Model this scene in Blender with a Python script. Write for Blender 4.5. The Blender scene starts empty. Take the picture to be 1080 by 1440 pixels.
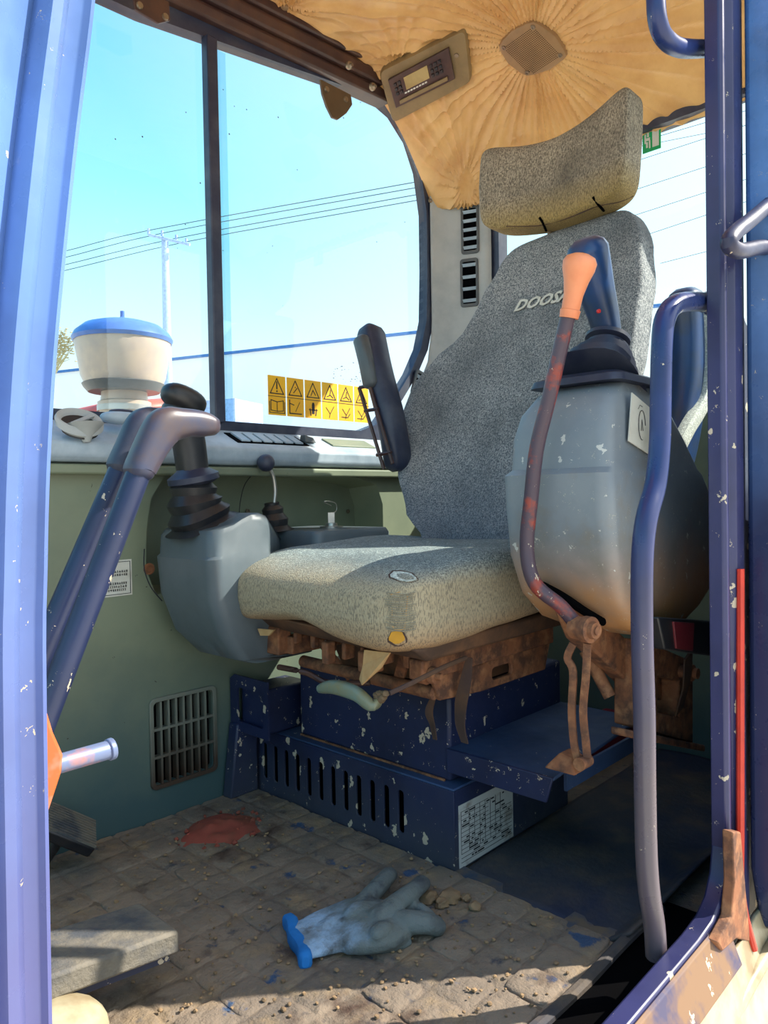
import bpy, bmesh, math, random
from mathutils import Vector as V, Matrix, noise
from mathutils.bvhtree import BVHTree
random.seed(7)
PI = math.pi
S = bpy.context.scene
COL = S.collection
# ------------------------------------------------------------------ camera
F, CH = 1040.0, 0.62                      # focal length in pixels of a 1080x1440 frame, eye height over the cab floor
yaw, pitch, roll = math.radians(43.4), math.atan(21.7/F), .018
d0 = V((math.cos(yaw), math.sin(yaw), 0)); r0 = V((math.sin(yaw), -math.cos(yaw), 0)); u0 = V((0, 0, 1))
cd = d0*math.cos(pitch) - u0*math.sin(pitch); u1 = u0*math.cos(pitch) + d0*math.sin(pitch)
cr = r0*math.cos(roll) - u1*math.sin(roll); cu = u1*math.cos(roll) + r0*math.sin(roll)
EYE = V((0, 0, CH))
cam = bpy.data.cameras.new('camera'); cam.sensor_fit = 'VERTICAL'; cam.sensor_height = 36; cam.lens = F/1440*36
cam.clip_start = .01; cam.clip_end = 500
co = bpy.data.objects.new('camera', cam); COL.objects.link(co); S.camera = co
m = Matrix((cr, cu, -cd)).transposed().to_4x4(); m.translation = EYE; co.matrix_world = m

# ------------------------------------------------------------------ sky, sun, exposure
SUN = V((.60, -.50, .66)).normalized()
w = bpy.data.worlds.new('sky'); S.world = w; w.use_nodes = True
nt = w.node_tree; N = nt.nodes; L = nt.links; N.clear()
out = N.new('ShaderNodeOutputWorld'); bg = N.new('ShaderNodeBackground'); L.new(bg.outputs[0], out.inputs[0])
tc = N.new('ShaderNodeTexCoord'); sx = N.new('ShaderNodeSeparateXYZ'); L.new(tc.outputs['Generated'], sx.inputs[0])
rp = N.new('ShaderNodeValToRGB'); L.new(sx.outputs['Z'], rp.inputs[0])
rp.color_ramp.elements[0].position = 0; rp.color_ramp.elements[0].color = (.62, .80, .92, 1)
e = rp.color_ramp.elements[1]; e.position = .9; e.color = (.06, .26, .74, 1)
for p, c in ((.14, (.60, .74, .82, 1)), (.26, (.42, .69, .80, 1)), (.38, (.25, .62, .78, 1)), (.56, (.13, .43, .76, 1))):
    q = rp.color_ramp.elements.new(p); q.color = c
dp = N.new('ShaderNodeVectorMath'); dp.operation = 'DOT_PRODUCT'; L.new(tc.outputs['Generated'], dp.inputs[0]); dp.inputs[1].default_value = SUN
pw = N.new('ShaderNodeMapRange'); L.new(dp.outputs['Value'], pw.inputs[0]); pw.inputs[1].default_value = .15; pw.inputs[2].default_value = 1.0; pw.inputs[3].default_value = 0; pw.inputs[4].default_value = 1.0
mx = N.new('ShaderNodeMix'); mx.data_type = 'RGBA'; L.new(pw.outputs[0], mx.inputs[0]); L.new(rp.outputs[0], mx.inputs[6]); mx.inputs[7].default_value = (.9, .95, 1, 1)
L.new(mx.outputs[2], bg.inputs[0]); bg.inputs[1].default_value = 1.62
sl = bpy.data.lights.new('sun', 'SUN'); sl.energy = 8.5; sl.angle = .01; sl.color = (1, .93, .82)
so = bpy.data.objects.new('sun', sl); COL.objects.link(so); so.rotation_euler = SUN.to_track_quat('Z', 'Y').to_euler()
S.view_settings.view_transform = 'Standard'; S.view_settings.look = 'None'; S.view_settings.gamma = 1
S.view_settings.use_curve_mapping = False; S.view_settings.exposure = 0.12

# ------------------------------------------------------------------ helpers
def ray(px, py): return cd + cr*((px-540)/F) - cu*((py-720)/F)
def at(px, py, X=None, Y=None, Z=None, pl=None):
    """point where the sight line meets a plane of the cab"""
    v = ray(px, py)
    if X is not None: k = X/v.x
    elif Y is not None: k = Y/v.y
    elif Z is not None: k = (Z-CH)/v.z
    else: k = (pl[0]+pl[1]*CH)/(v.x-pl[1]*v.z)
    return EYE + v*k
def lerp(a, b, t): return a+(b-a)*t
def interp(tab, z):
    if z <= tab[0][0]: return tab[0][1:]
    for a, b in zip(tab, tab[1:]):
        if z <= b[0]:
            t = (z-a[0])/(b[0]-a[0]); t = t*t*(3-2*t)*.5+t*.5
            return tuple(lerp(p, q, t) for p, q in zip(a[1:], b[1:]))
    return tab[-1][1:]
def smooth(pts, n=6):
    """Catmull-Rom through points (Vectors, or tuples with extra values)"""
    P = [tuple(p) for p in pts]; P = [P[0]]+P+[P[-1]]; o = []
    for i in range(1, len(P)-2):
        for k in range(n):
            t = k/n
            o.append(tuple(.5*((2*b)+(-a+c)*t+(2*a-5*b+4*c-d)*t*t+(-a+3*b-3*c+d)*t**3) for a, b, c, d in zip(P[i-1], P[i], P[i+1], P[i+2])))
    o.append(P[-2]); return o
def bmn(): return bmesh.new()
def box(bm, x0, x1, y0, y1, z0, z1):
    return hexa(bm, [(x0,y0,z0),(x1,y0,z0),(x1,y1,z0),(x0,y1,z0),(x0,y0,z1),(x1,y0,z1),(x1,y1,z1),(x0,y1,z1)])
def hexa(bm, c):
    v = [bm.verts.new(p) for p in c]
    for f in ((3,2,1,0),(4,5,6,7),(0,1,5,4),(1,2,6,5),(2,3,7,6),(3,0,4,7)): bm.faces.new([v[i] for i in f])
    return bm
def obox(bm, c, ax, ay, az, hx, hy, hz):
    c = V(c); return hexa(bm, [c+ax*(sx*hx)+ay*(sy*hy)+az*(sz*hz) for sz in (-1, 1) for sx, sy in ((-1,-1),(1,-1),(1,1),(-1,1))])
def loft(bm, rings, cap=True, closed=True):
    R = [[bm.verts.new(p) for p in r] for r in rings]; n = len(R[0])
    for a, b in zip(R, R[1:]):
        for i in range(n if closed else n-1):
            j = (i+1) % n; bm.faces.new((a[i], a[j], b[j], b[i]))
    if cap:
        bm.faces.new(R[0][::-1]); bm.faces.new(R[-1])
    return bm
def ring(c, a, b, ra, rb, n=16, k=2.0):
    c = V(c); o = []
    for i in range(n):
        t = 2*PI*(i+.5)/n; s, q = math.sin(t), math.cos(t)
        o.append(c+a*(ra*math.copysign(abs(q)**(2/k), q))+b*(rb*math.copysign(abs(s)**(2/k), s)))
    return o
def frame(t, ref):
    t = t.normalized(); a = ref-t*ref.dot(t)
    if a.length < 1e-4: a = V((1, 0, 0))-t*t.x
    a.normalize(); return a, t.cross(a)
def sweep(bm, pts, ra, rb=None, n=12, k=2.0, ref=(0, 1, 0), rnd=True):
    """tube along points; ra, rb: number or list of half sizes along ref and across it"""
    P = [V(p[:3]) for p in pts]; m = len(P); ref = V(ref)
    RA = ra if isinstance(ra, (list, tuple)) else [ra]*m
    RB = RA if rb is None else (rb if isinstance(rb, (list, tuple)) else [rb]*m)
    rings = []
    for i in range(m):
        t = (P[min(i+1, m-1)]-P[max(i-1, 0)]); a, b = frame(t, ref)
        if i == 0 and rnd:
            for q, s in ((-.8, .5), (-.45, .85)): rings.append(ring(P[0]+t.normalized()*q*RA[0]*.8, a, b, RA[0]*s, RB[0]*s, n, k))
        rings.append(ring(P[i], a, b, RA[i], RB[i], n, k))
        if i == m-1 and rnd:
            for q, s in ((.45, .85), (.8, .5)): rings.append(ring(P[i]+t.normalized()*q*RA[i]*.8, a, b, RA[i]*s, RB[i]*s, n, k))
    return loft(bm, rings)
def tube(bm, pts, r, n=12, sm=6, rnd=False, ref=(0, 1, 0)):
    q = smooth(pts, sm) if sm else pts
    return sweep(bm, q, r, n=n, rnd=rnd, ref=ref)
def cyl(bm, a, b, r, n=16, r2=None):
    a, b = V(a), V(b); p, q = frame(b-a, V((0, 0, 1)))
    return loft(bm, [ring(a, p, q, r, r, n), ring(b, p, q, r2 or r, r2 or r, n)])
def lathe(bm, o, ax, prof, n=24, ref=(0, 0, 1), k=2.0):
    """prof: (distance along ax, radius)"""
    o = V(o); ax = V(ax).normalized(); p, q = frame(ax, V(ref))
    return loft(bm, [ring(o+ax*h, p, q, max(r, 1e-4), max(r, 1e-4), n, k) for h, r in prof])
def blob(bm, fn, n=8, k=4.0):
    """rounded cube with n divisions a side, carried to its place by fn"""
    idx = {}
    def vert(p):
        key = tuple(round(c*n) for c in p)
        if key not in idx:
            s = sum(abs(c)**k for c in p)**(1/k)
            idx[key] = bm.verts.new(fn(V([c/s for c in p])))
        return idx[key]
    for ax in range(3):
        for sg in (-1, 1):
            for i in range(n):
                for j in range(n):
                    q = []
                    for di, dj in ((0, 0), (1, 0), (1, 1), (0, 1)):
                        c = [0, 0, 0]; c[ax] = sg; c[(ax+1) % 3] = -1+2*(i+di)/n; c[(ax+2) % 3] = -1+2*(j+dj)/n; q.append(vert(c))
                    bm.faces.new(q if sg > 0 else q[::-1])
    return bm
def ellip(bm, c, rx, ry, rz, n=4, k=2.2, ax=None, jit=0):
    c = V(c); A = ax or (V((1,0,0)), V((0,1,0)), V((0,0,1)))
    return blob(bm, lambda q: c+(A[0]*(q.x*rx)+A[1]*(q.y*ry)+A[2]*(q.z*rz))*(1+jit*noise.noise(q*1.7+c*37)), n, k)
def plate(bm, outer, holes, fn, th):
    """flat sheet with holes: outlines are 2-D, fn(u,v,w) carries them to the scene, w runs 0..th"""
    fronts = []
    for w_ in (0, th):
        loops = [[bm.verts.new(fn(u, v, w_)) for u, v in lp] for lp in [outer]+holes]
        ed = []
        for lp in loops:
            for i in range(len(lp)): ed.append(bm.edges.new((lp[i], lp[(i+1) % len(lp)])))
        bmesh.ops.triangle_fill(bm, use_beauty=True, use_dissolve=False, edges=ed)
        fronts.append(loops)
    for a, b in zip(*fronts):
        for i in range(len(a)):
            j = (i+1) % len(a); bm.faces.new((a[i], a[j], b[j], b[i]))
    return bm
def rrect(x0, x1, y0, y1, r, n=4):
    o = []
    for cx, cy, a in ((x1-r, y1-r, 0), (x0+r, y1-r, 90), (x0+r, y0+r, 180), (x1-r, y0+r, 270)):
        for i in range(n+1):
            t = math.radians(a+90*i/n); o.append((cx+r*math.cos(t), cy+r*math.sin(t)))
    return o
def grid(bm, fn, nu, nv):
    g = [[bm.verts.new(fn(i/nu, j/nv)) for j in range(nv+1)] for i in range(nu+1)]
    for i in range(nu):
        for j in range(nv): bm.faces.new((g[i][j], g[i+1][j], g[i+1][j+1], g[i][j+1]))
    return bm
def obj(name, bm, mt, parent=None, bevel=0, sub=0, flat=False, solid=0, seg=2, remesh=0):
    bmesh.ops.recalc_face_normals(bm, faces=bm.faces[:])
    base = V((0, 0, 0))
    p = parent
    while p is not None: base = base+p.location; p = p.parent
    if parent is None:
        xs = [v.co for v in bm.verts]
        base = V([(min(c[i] for c in xs)+max(c[i] for c in xs))/2 for i in range(3)]); base.z = min(c.z for c in xs)
    for v in bm.verts: v.co = v.co-base
    me = bpy.data.meshes.new(name); bm.to_mesh(me); bm.free()
    me.materials.append(mt)
    if not flat:
        for f in me.polygons: f.use_smooth = True
    o = bpy.data.objects.new(name, me); COL.objects.link(o)
    if parent is not None: o.parent = parent
    else: o.location = base
    if remesh:
        q = o.modifiers.new('r', 'REMESH'); q.mode = 'VOXEL'; q.voxel_size = remesh; q.use_smooth_shade = True
        q = o.modifiers.new('s', 'SMOOTH'); q.factor = .5; q.iterations = 4
    if solid: q = o.modifiers.new('t', 'SOLIDIFY'); q.thickness = solid; q.offset = 0
    if bevel:
        q = o.modifiers.new('b', 'BEVEL'); q.width = bevel; q.segments = seg; q.limit_method = 'ANGLE'; q.angle_limit = math.radians(35)
    if sub: q = o.modifiers.new('u', 'SUBSURF'); q.levels = sub; q.render_levels = sub
    if not flat and not remesh and not sub:
        me.set_sharp_from_angle(angle=math.radians(38))
    return o
def tag(o, label, cat, group=None):
    o['label'] = label; o['category'] = cat
    if group: o['group'] = group
    return o
def thing(name, loc, label, cat, group=None):
    o = bpy.data.objects.new(name, None); COL.objects.link(o); o.location = V(loc); o.empty_display_size = .05
    return tag(o, label, cat, group)
def struct(name, bm, mt, **k):
    o = obj(name, bm, mt, **k); o['kind'] = 'structure'; return o
def textmesh(txt, size, fn, shear=0, bold=0, ext=.0006, spacing=1.0):
    c = bpy.data.curves.new('t', 'FONT'); c.body = txt; c.size = size; c.shear = shear; c.offset = bold; c.extrude = ext
    c.align_x = 'CENTER'; c.align_y = 'CENTER'; c.resolution_u = 2; c.space_character = spacing
    o = bpy.data.objects.new('t', c); COL.objects.link(o)
    me = bpy.data.meshes.new_from_object(o.evaluated_get(bpy.context.evaluated_depsgraph_get()))
    bm = bmesh.new(); bm.from_mesh(me)
    for v in bm.verts: v.co = fn(*v.co)
    bpy.data.objects.remove(o); bpy.data.meshes.remove(me); return bm

# ------------------------------------------------------------------ materials
def srgb(r, g, b): return tuple(((c/255)/12.92 if c/255 <= .04045 else ((c/255+.055)/1.055)**2.4) for c in (r, g, b))+(1,)
class M:
    def __init__(s, name, col, rough=.5, metal=0.0):
        s.m = bpy.data.materials.new(name); s.m.use_nodes = True; s.n = s.m.node_tree.nodes; s.l = s.m.node_tree.links
        s.b = s.n['Principled BSDF']; s.b.inputs['Roughness'].default_value = rough; s.b.inputs['Metallic'].default_value = metal
        s.tc = s.n.new('ShaderNodeNewGeometry').outputs['Position']
        rg = s.n.new('ShaderNodeRGB'); rg.outputs[0].default_value = col; s.c = rg.outputs[0]; s.r = None; s.h = None
    def noise(s, scale, detail=4, rough=.6, vec=None, stretch=None):
        t = s.n.new('ShaderNodeTexNoise'); t.inputs['Scale'].default_value = scale; t.inputs['Detail'].default_value = detail; t.inputs['Roughness'].default_value = rough
        v = vec or s.tc
        if stretch:
            mp = s.n.new('ShaderNodeMapping'); mp.inputs['Scale'].default_value = stretch; s.l.new(v, mp.inputs[0]); v = mp.outputs[0]
        s.l.new(v, t.inputs['Vector']); return t.outputs[0]
    def rng(s, v, a, b, c=0., d=1.):
        r = s.n.new('ShaderNodeMapRange'); s.l.new(v, r.inputs[0])
        for i, q in enumerate((a, b, c, d)): r.inputs[i+1].default_value = q
        return r.outputs[0]
    def math(s, op, a, b=None):
        q = s.n.new('ShaderNodeMath'); q.operation = op
        for i, x in enumerate((a, b)):
            if x is None: continue
            if isinstance(x, (int, float)): q.inputs[i].default_value = x
            else: s.l.new(x, q.inputs[i])
        return q.outputs[0]
    def mix(s, fac, col):
        q = s.n.new('ShaderNodeMix'); q.data_type = 'RGBA'; q.clamp_factor = True
        s.l.new(fac, q.inputs[0]); s.l.new(s.c, q.inputs[6])
        if isinstance(col, tuple): q.inputs[7].default_value = col
        else: s.l.new(col, q.inputs[7])
        s.c = q.outputs[2]; return s
    def mottle(s, col, scale=6, lo=.4, hi=.65, detail=5, stretch=None): return s.mix(s.rng(s.noise(scale, detail, stretch=stretch), lo, hi), col)
    def specks(s, col, scale=45, size=.25, dens=.5, seed=0):
        v = s.n.new('ShaderNodeTexVoronoi'); v.inputs['Scale'].default_value = scale
        n = s.n.new('ShaderNodeTexNoise'); n.inputs['Scale'].default_value = scale*2.6; n.inputs['Detail'].default_value = 4; s.l.new(s.tc, n.inputs[0])
        mp = s.n.new('ShaderNodeMix'); mp.data_type = 'VECTOR'; mp.inputs[0].default_value = .022; s.l.new(s.tc, mp.inputs[4]); s.l.new(n.outputs['Color'], mp.inputs[5])
        mm = s.n.new('ShaderNodeMapping'); mm.inputs['Location'].default_value = (seed, seed*.7, seed*.3); mm.inputs['Scale'].default_value = (1, 1, .6); s.l.new(mp.outputs[1], mm.inputs[0])
        s.l.new(mm.outputs[0], v.inputs['Vector'])
        sp = s.n.new('ShaderNodeSeparateColor'); s.l.new(v.outputs['Color'], sp.inputs[0])
        thr = s.rng(sp.outputs[0], 1-dens, 1, 0, size)
        f = s.math('LESS_THAN', v.outputs['Distance'], thr)
        s.mix(f, col); s.r = f; return s
    def height_dirt(s, col, z0, z1, wob=.06, strength=1):
        q = s.n.new('ShaderNodeSeparateXYZ'); s.l.new(s.tc, q.inputs[0])
        z = s.math('ADD', q.outputs[2], s.math('MULTIPLY', s.math('SUBTRACT', s.noise(9, 5), .5), wob*4))
        return s.mix(s.rng(z, z0, z1, 0, strength), col)
    def bump(s, h, strength=.3, dist=.002):
        b = s.n.new('ShaderNodeBump'); b.inputs['Strength'].default_value = strength; b.inputs['Distance'].default_value = dist
        s.l.new(h, b.inputs['Height'])
        if s.h is not None: s.l.new(s.h, b.inputs['Normal'])
        s.h = b.outputs[0]; return s
    def rough(s, lo, hi, scale=12):
        s.l.new(s.rng(s.noise(scale, 5), .3, .7, lo, hi), s.b.inputs['Roughness']); return s
    def done(s):
        s.l.new(s.c, s.b.inputs['Base Color'])
        if s.h is not None: s.l.new(s.h, s.b.inputs['Normal'])
        return s.m
DUST = srgb(196, 182, 158); MUD = srgb(150, 118, 84); RUST = srgb(150, 84, 44)
def plain(name, c, rough=.5, metal=0., mott=None, bs=0):
    q = M(name, srgb(*c), rough, metal)
    if mott: q.mottle(srgb(*mott), 14, .42, .68)
    else: q.mottle(srgb(*[int(x*.86) for x in c]), 18, .4, .7)
    if bs: q.bump(q.noise(bs), .3, .001)
    return q.done()
def blue(name, c, rough=.3, size=.28, dens=.35, dirt=None):
    q = M(name, srgb(*c), rough)
    q.mottle(srgb(*[int(x*.75) for x in c]), 7, .4, .7)
    if dirt: q.height_dirt(dirt[0], dirt[1], dirt[2], .05, dirt[3])  # lower tone: dust, but a painted reflection on the front post
    q.specks(DUST, 42, size, dens); q.specks(DUST, 120, size*.8, dens*.6, 3.3)
    q.rough(rough, rough+.2, 20)
    return q.done()
blue_frame = blue('blue_frame_paint', (50, 52, 94), .26, .26, .32)
blue_front = blue('front_post_lit_paint', (96, 130, 190), .16, .22, .25, (srgb(92, 90, 138), .74, .36, .9))  # paler than the frame to paint light; lower purple paints a reflection
blue_tube = blue('blue_tube_paint', (38, 56, 112), .22, .2, .2, (srgb(100, 88, 88), .62, .25, .85))
navy = blue('navy_steel_paint', (32, 42, 78), .4, .3, .45, (srgb(74, 78, 84), .16, -.05, .8))
navy_top = blue('navy_shelf_paint', (50, 72, 108), .5, .2, .2)
lever_blue = blue('lever_paint', (34, 44, 76), .3, .24, .4)
black_blue = plain('blue_black_rubber', (38, 44, 66), .45, mott=(66, 70, 84))
black = plain('black_plastic', (26, 28, 34), .4, mott=(50, 48, 48))
grip_blue = plain('dusty_grip_plastic', (54, 62, 88), .38, mott=(84, 68, 62))
joy_blue = plain('joystick_plastic', (34, 66, 112), .33, mott=(52, 64, 82))
red = plain('red_mark', (200, 40, 34), .4)
orange = plain('orange_knob_plastic', (240, 150, 104), .45, mott=(226, 128, 84))
chrome = plain('worn_chrome', (190, 186, 178), .3, .8)
screwm = plain('screw_metal', (150, 136, 116), .35, .7)
dark = plain('void_shade', (6, 6, 8), 1.0); dark.node_tree.nodes['Principled BSDF'].inputs['Specular IOR Level'].default_value = .05  # near-black base paints shade inside openings and gaps
rail_brown = plain('dark_brown_rail', (62, 40, 38), .42, mott=(84, 56, 44))
radio_grey = plain('olive_plastic', (140, 116, 78), .5)
speaker_m = plain('speaker_cover', (158, 122, 84), .5)
lcd = plain('radio_display', (172, 150, 96), .2)
ledge_m = plain('ledge_plastic', (176, 190, 200), .4, mott=(146, 162, 176))
pillar_m = plain('pillar_trim_plastic', (176, 178, 176), .5, mott=(160, 164, 164))
vent_m = plain('vent_plastic', (84, 88, 90), .4)
crimson = plain('crimson_plastic', (130, 22, 46), .4)
belt_red = plain('belt_red', (130, 44, 52), .35)
white_m = plain('label_white', (214, 212, 200), .5, mott=(190, 186, 170))
ink = plain('label_ink', (36, 36, 40), .6)
yellow = plain('label_yellow', (250, 190, 20), .5, mott=(240, 172, 20))
green = plain('sign_green', (20, 170, 100), .5)
cream = plain('cream_panel_paint', (184, 176, 146), .35, mott=(140, 122, 92))
redseal = plain('red_seal', (214, 60, 40), .4)
q = M('rusty_steel', srgb(140, 90, 60), .8); q.mottle(srgb(92, 62, 48), 30, .42, .6, 8); q.mottle(srgb(172, 120, 82), 50, .5, .75, 6); q.bump(q.noise(90), .6, .002); rusty = q.done()
q = M('red_painted_rod', srgb(78, 62, 74), .4); q.mottle(srgb(150, 62, 48), 30, .5, .62); q.specks(DUST, 110, .3, .4); rodm = q.done()
q = M('orange_bracket', srgb(190, 92, 44), .55); q.mottle(srgb(180, 160, 150), 14, .55, .7); brm = q.done()
q = M('steel_pin', srgb(112, 126, 160), .4, .3); q.mottle(srgb(216, 130, 80), 16, .5, .6); pinm = q.done()
def weave(name, a, b, dirt=None):
    q = M(name, srgb(*a), .95)
    s1 = q.noise(560, 1, .5, stretch=(1, 1, .28)); s2 = q.noise(560, 1, .5, stretch=(.3, .3, 1.3))
    q.mix(q.rng(s1, .44, .58), srgb(*b)); q.mix(q.rng(s2, .56, .68, 0, .8), srgb(*[int(x*1.22) for x in b]))
    q.mottle(srgb(*[int(x*.8) for x in a]), 5, .45, .8)
    if dirt:
        for dc, z0, z1, st in dirt: q.height_dirt(dc, z0, z1, .006, st)
        q.mix(q.rng(s1, .40, .5, .45, 0), srgb(*[int(x*.6) for x in a]))
    q.bump(s1, .6, .0012); q.bump(s2, .5, .001); return q.done()
fab = weave('grey_tweed_backrest', (104, 110, 116), (160, 160, 158), [(srgb(70, 88, 108), .76, .56, .5)])  # backrest turns darker blue-grey towards its bottom
fab_c = weave('grey_tweed_cushion', (104, 118, 122), (150, 160, 156), [(srgb(178, 160, 126), .520, .49, .8), (srgb(168, 122, 76), .44, .39, .8)])
fab_h = weave('grey_tweed_headrest', (122, 112, 98), (164, 152, 132), [(srgb(160, 132, 66), 1.27, 1.20, .8)])
fab_side = weave('pale_tweed', (170, 176, 168), (206, 210, 200))
foam = plain('torn_foam', (196, 158, 108), .9, mott=(170, 120, 70))
thread_m = plain('thread', (150, 142, 122), .9); pan_m = plain('dark_rust', (78, 58, 46), .85, mott=(120, 84, 58), bs=60)
foam_y = plain('yellow_foam', (206, 150, 50), .9)
q = M('console_grey', srgb(132, 140, 146), .42); q.mottle(srgb(110, 120, 130), 5, .4, .7); q.height_dirt(srgb(188, 134, 80), .57, .42, .05, .9); q.specks(srgb(196, 196, 190), 60, .26, .4); q.specks(srgb(190, 186, 170), 150, .2, .45, 2.2); q.mottle(srgb(128, 112, 88), 9, .5, .8, 8); q.rough(.35, .55); console_m = q.done()
q = M('console_far_grey', srgb(98, 108, 114), .36); q.mottle(srgb(82, 92, 98), 5, .4, .7); q.rough(.3, .5); console_f = q.done()
q = M('olive_wall', srgb(128, 136, 112), .45); q.mottle(srgb(106, 116, 98), 4, .4, .7); q.height_dirt(srgb(50, 84, 92), .34, .06, .05, .85); q.specks(srgb(60, 60, 50), 60, .1, .3); wall_m = q.done()  # olive turns darker teal towards the floor
q = M('grille_m', srgb(120, 124, 112), .5); q.height_dirt(srgb(70, 52, 40), .2, .09, .03, .95); grille_m = q.done()
q = M('dusty_floor', srgb(136, 121, 104), .95); q.mottle(srgb(98, 90, 82), 8, .4, .65, 8); q.mottle(srgb(148, 128, 100), 16, .52, .7, 8); q.mottle(srgb(58, 62, 72), 26, .6, .72, 8); q.mottle(srgb(56, 78, 108), 13, .64, .68, 8); q.mottle(srgb(70, 52, 42), 9, .56, .7, 8)
q.bump(q.noise(60, 8), .8, .006); q.bump(q.noise(300, 3), .5, .002); floor_m = q.done()
q = M('dark_mat', srgb(62, 62, 66), .8); q.mottle(srgb(96, 84, 70), 12, .45, .7, 8); q.mottle(srgb(36, 44, 66), 5, .45, .65); q.bump(q.noise(80, 6), .6, .003); mat_m = q.done()
q = M('mat_groove', srgb(50, 70, 92), .6); q.mottle(srgb(104, 92, 78), 20, .4, .55, 8); groove_m = q.done()
q = M('pedal_m', srgb(116, 110, 98), .8); q.mottle(srgb(70, 74, 80), 18, .45, .65, 8); q.bump(q.noise(80, 6), .8, .004); pedal_m = q.done()
clod_m = plain('dirt', (150, 124, 92), .95, mott=(112, 92, 70), bs=80)
reddust = plain('red_dust', (150, 72, 58), .95, mott=(120, 70, 52), bs=120)
q = M('headliner_film', srgb(226, 178, 114), .33); q.mottle(srgb(204, 150, 90), 9, .4, .7); q.bump(q.noise(26, 8, .65), .35, .008); liner_m = q.done()
q = M('glove_knit', srgb(168, 186, 204), .9); q.mottle(srgb(98, 104, 104), 22, .44, .6); q.bump(q.noise(260, 2, stretch=(1, .25, 1)), .5, .002); knit_m = q.done()
q = M('glove_palm', srgb(128, 134, 132), .85); q.mottle(srgb(78, 82, 84), 20, .45, .65); q.bump(q.noise(90, 4), .5, .003); palm_m = q.done()
cuff_m = plain('glove_cuff_blue', (28, 122, 200), .85)
bowl_m = plain('bowl_plastic', (196, 176, 156), .3, mott=(176, 160, 150)); lid_m = plain('lid_blue', (70, 118, 196), .3)
pole_m = plain('pole_concrete', (170, 196, 236), .8); wire_m = plain('wire', (44, 74, 100), .6)
bld_m = M('white_building', (.9, .92, .93, 1), .8).done(); trimb_m = plain('blue_trim', (60, 120, 190), .6)
ground_m = plain('pale_ground', (226, 214, 194), .95); tree_m = plain('dry_twigs', (190, 176, 130), .9)
body_m = plain('hood_red_reflection', (226, 90, 70), .4)
greenlever = plain('green_grey_handle', (112, 140, 134), .4, mott=(140, 128, 84))
strap_m = plain('dirty_strap', (74, 56, 50), .9, mott=(100, 72, 50))
def glassm(name, tint, gl=.05, ro=.0):
    m_ = bpy.data.materials.new(name); m_.use_nodes = True; n = m_.node_tree.nodes; l = m_.node_tree.links; n.clear()
    o = n.new('ShaderNodeOutputMaterial'); t = n.new('ShaderNodeBsdfTransparent'); t.inputs[0].default_value = tint
    g = n.new('ShaderNodeBsdfGlossy'); g.inputs['Roughness'].default_value = ro; x = n.new('ShaderNodeMixShader'); x.inputs[0].default_value = gl
    l.new(t.outputs[0], x.inputs[1]); l.new(g.outputs[0], x.inputs[2]); l.new(x.outputs[0], o.inputs[0]); return m_
glass = glassm('window_glass', (.97, 1, 1, 1), .04); glass2 = glassm('overlap_glass', (.80, .93, 1, 1), .06)
plastic_clear = glassm('radio_glass', (.9, .9, .9, 1), .1)

AX, AY, AZ = V((1, 0, 0)), V((0, 1, 0)), V((0, 0, 1))
YW, YP, XR = 1.35, 1.29, 1.75               # window plane, inner wall skin, rear wall

# ================================================================== SETTING
# outside ground, cab floor, walls
GZ = -1.15
bm = bmn(); grid(bm, lambda u, v: V((-60+140*u, -60+140*v, GZ+.05*noise.noise(V((u*40, v*40, 0))))), 60, 60); o = struct('ground', bm, ground_m)
bm = bmn(); box(bm, -.45, 1.78, .40, 1.34, -.05, 0); struct('floor', bm, floor_m)

# right wall: skin with pocket opening and grille opening
def WY(u, v, w_): return V((u, YP+w_, v))
pk = [at(*p, Y=YP) for p in ((205, 800), (206, 745), (212, 702), (232, 668), (262, 650), (300, 645))]
pocket = [(p.x, p.z) for p in pk]+[(1.28, .665), (1.34, .65), (1.36, .60), (1.36, .44), (pk[0].x+.02, .44)]
pocket = [(x, z) for x, z in pocket]
g0, g1 = at(214, 992, Y=YP), at(297, 1085, Y=YP)
GX0, GX1, GZ1, GZ0 = g0.x, g1.x+.005, g0.z+.005, .075
bm = bmn(); plate(bm, [(-.45, 0), (1.75, 0), (1.75, .70), (-.45, .70)], [pocket, rrect(GX0, GX1, GZ0, GZ1, .01)], WY, .012)
struct('wall_right', bm, wall_m)
# pocket liner
bm = bmn()
n = len(pocket)
a = [bm.verts.new(WY(u, v, 0)) for u, v in pocket]; b = [bm.verts.new(WY(lerp(u, 1.0, .05), lerp(v, .55, .08), .085)) for u, v in pocket]
for i in range(n): bm.faces.new((a[i], a[(i+1) % n], b[(i+1) % n], b[i]))
bm.faces.new(b); o = struct('trim_1', bm, wall_m)
bm = bmn(); box(bm, -.45, 1.75, YP+.10, YP+.13, -.05, .77); struct('wall_outer', bm, black_blue)

# ledge under the window with rolled front
prof = [(YP+.03, .688), (YP-.025, .690), (YP-.034, .700), (YP-.036, .722), (YP-.028, .731), (YW-.004, .770), (YW-.004, .745), (YP+.03, .70)]
bm = bmn(); loft(bm, [[V((x, y, z)) for y, z in prof] for x in (-.45, 1.50)]); led = struct('trim_2', bm, ledge_m, bevel=.004)
# ledge seam line and lower shelf edge in wall colour
bm = bmn(); box(bm, -.45, 1.50, YP-.030, YP-.001, .668, .686); struct('trim_3', bm, wall_m, bevel=.004)

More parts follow.
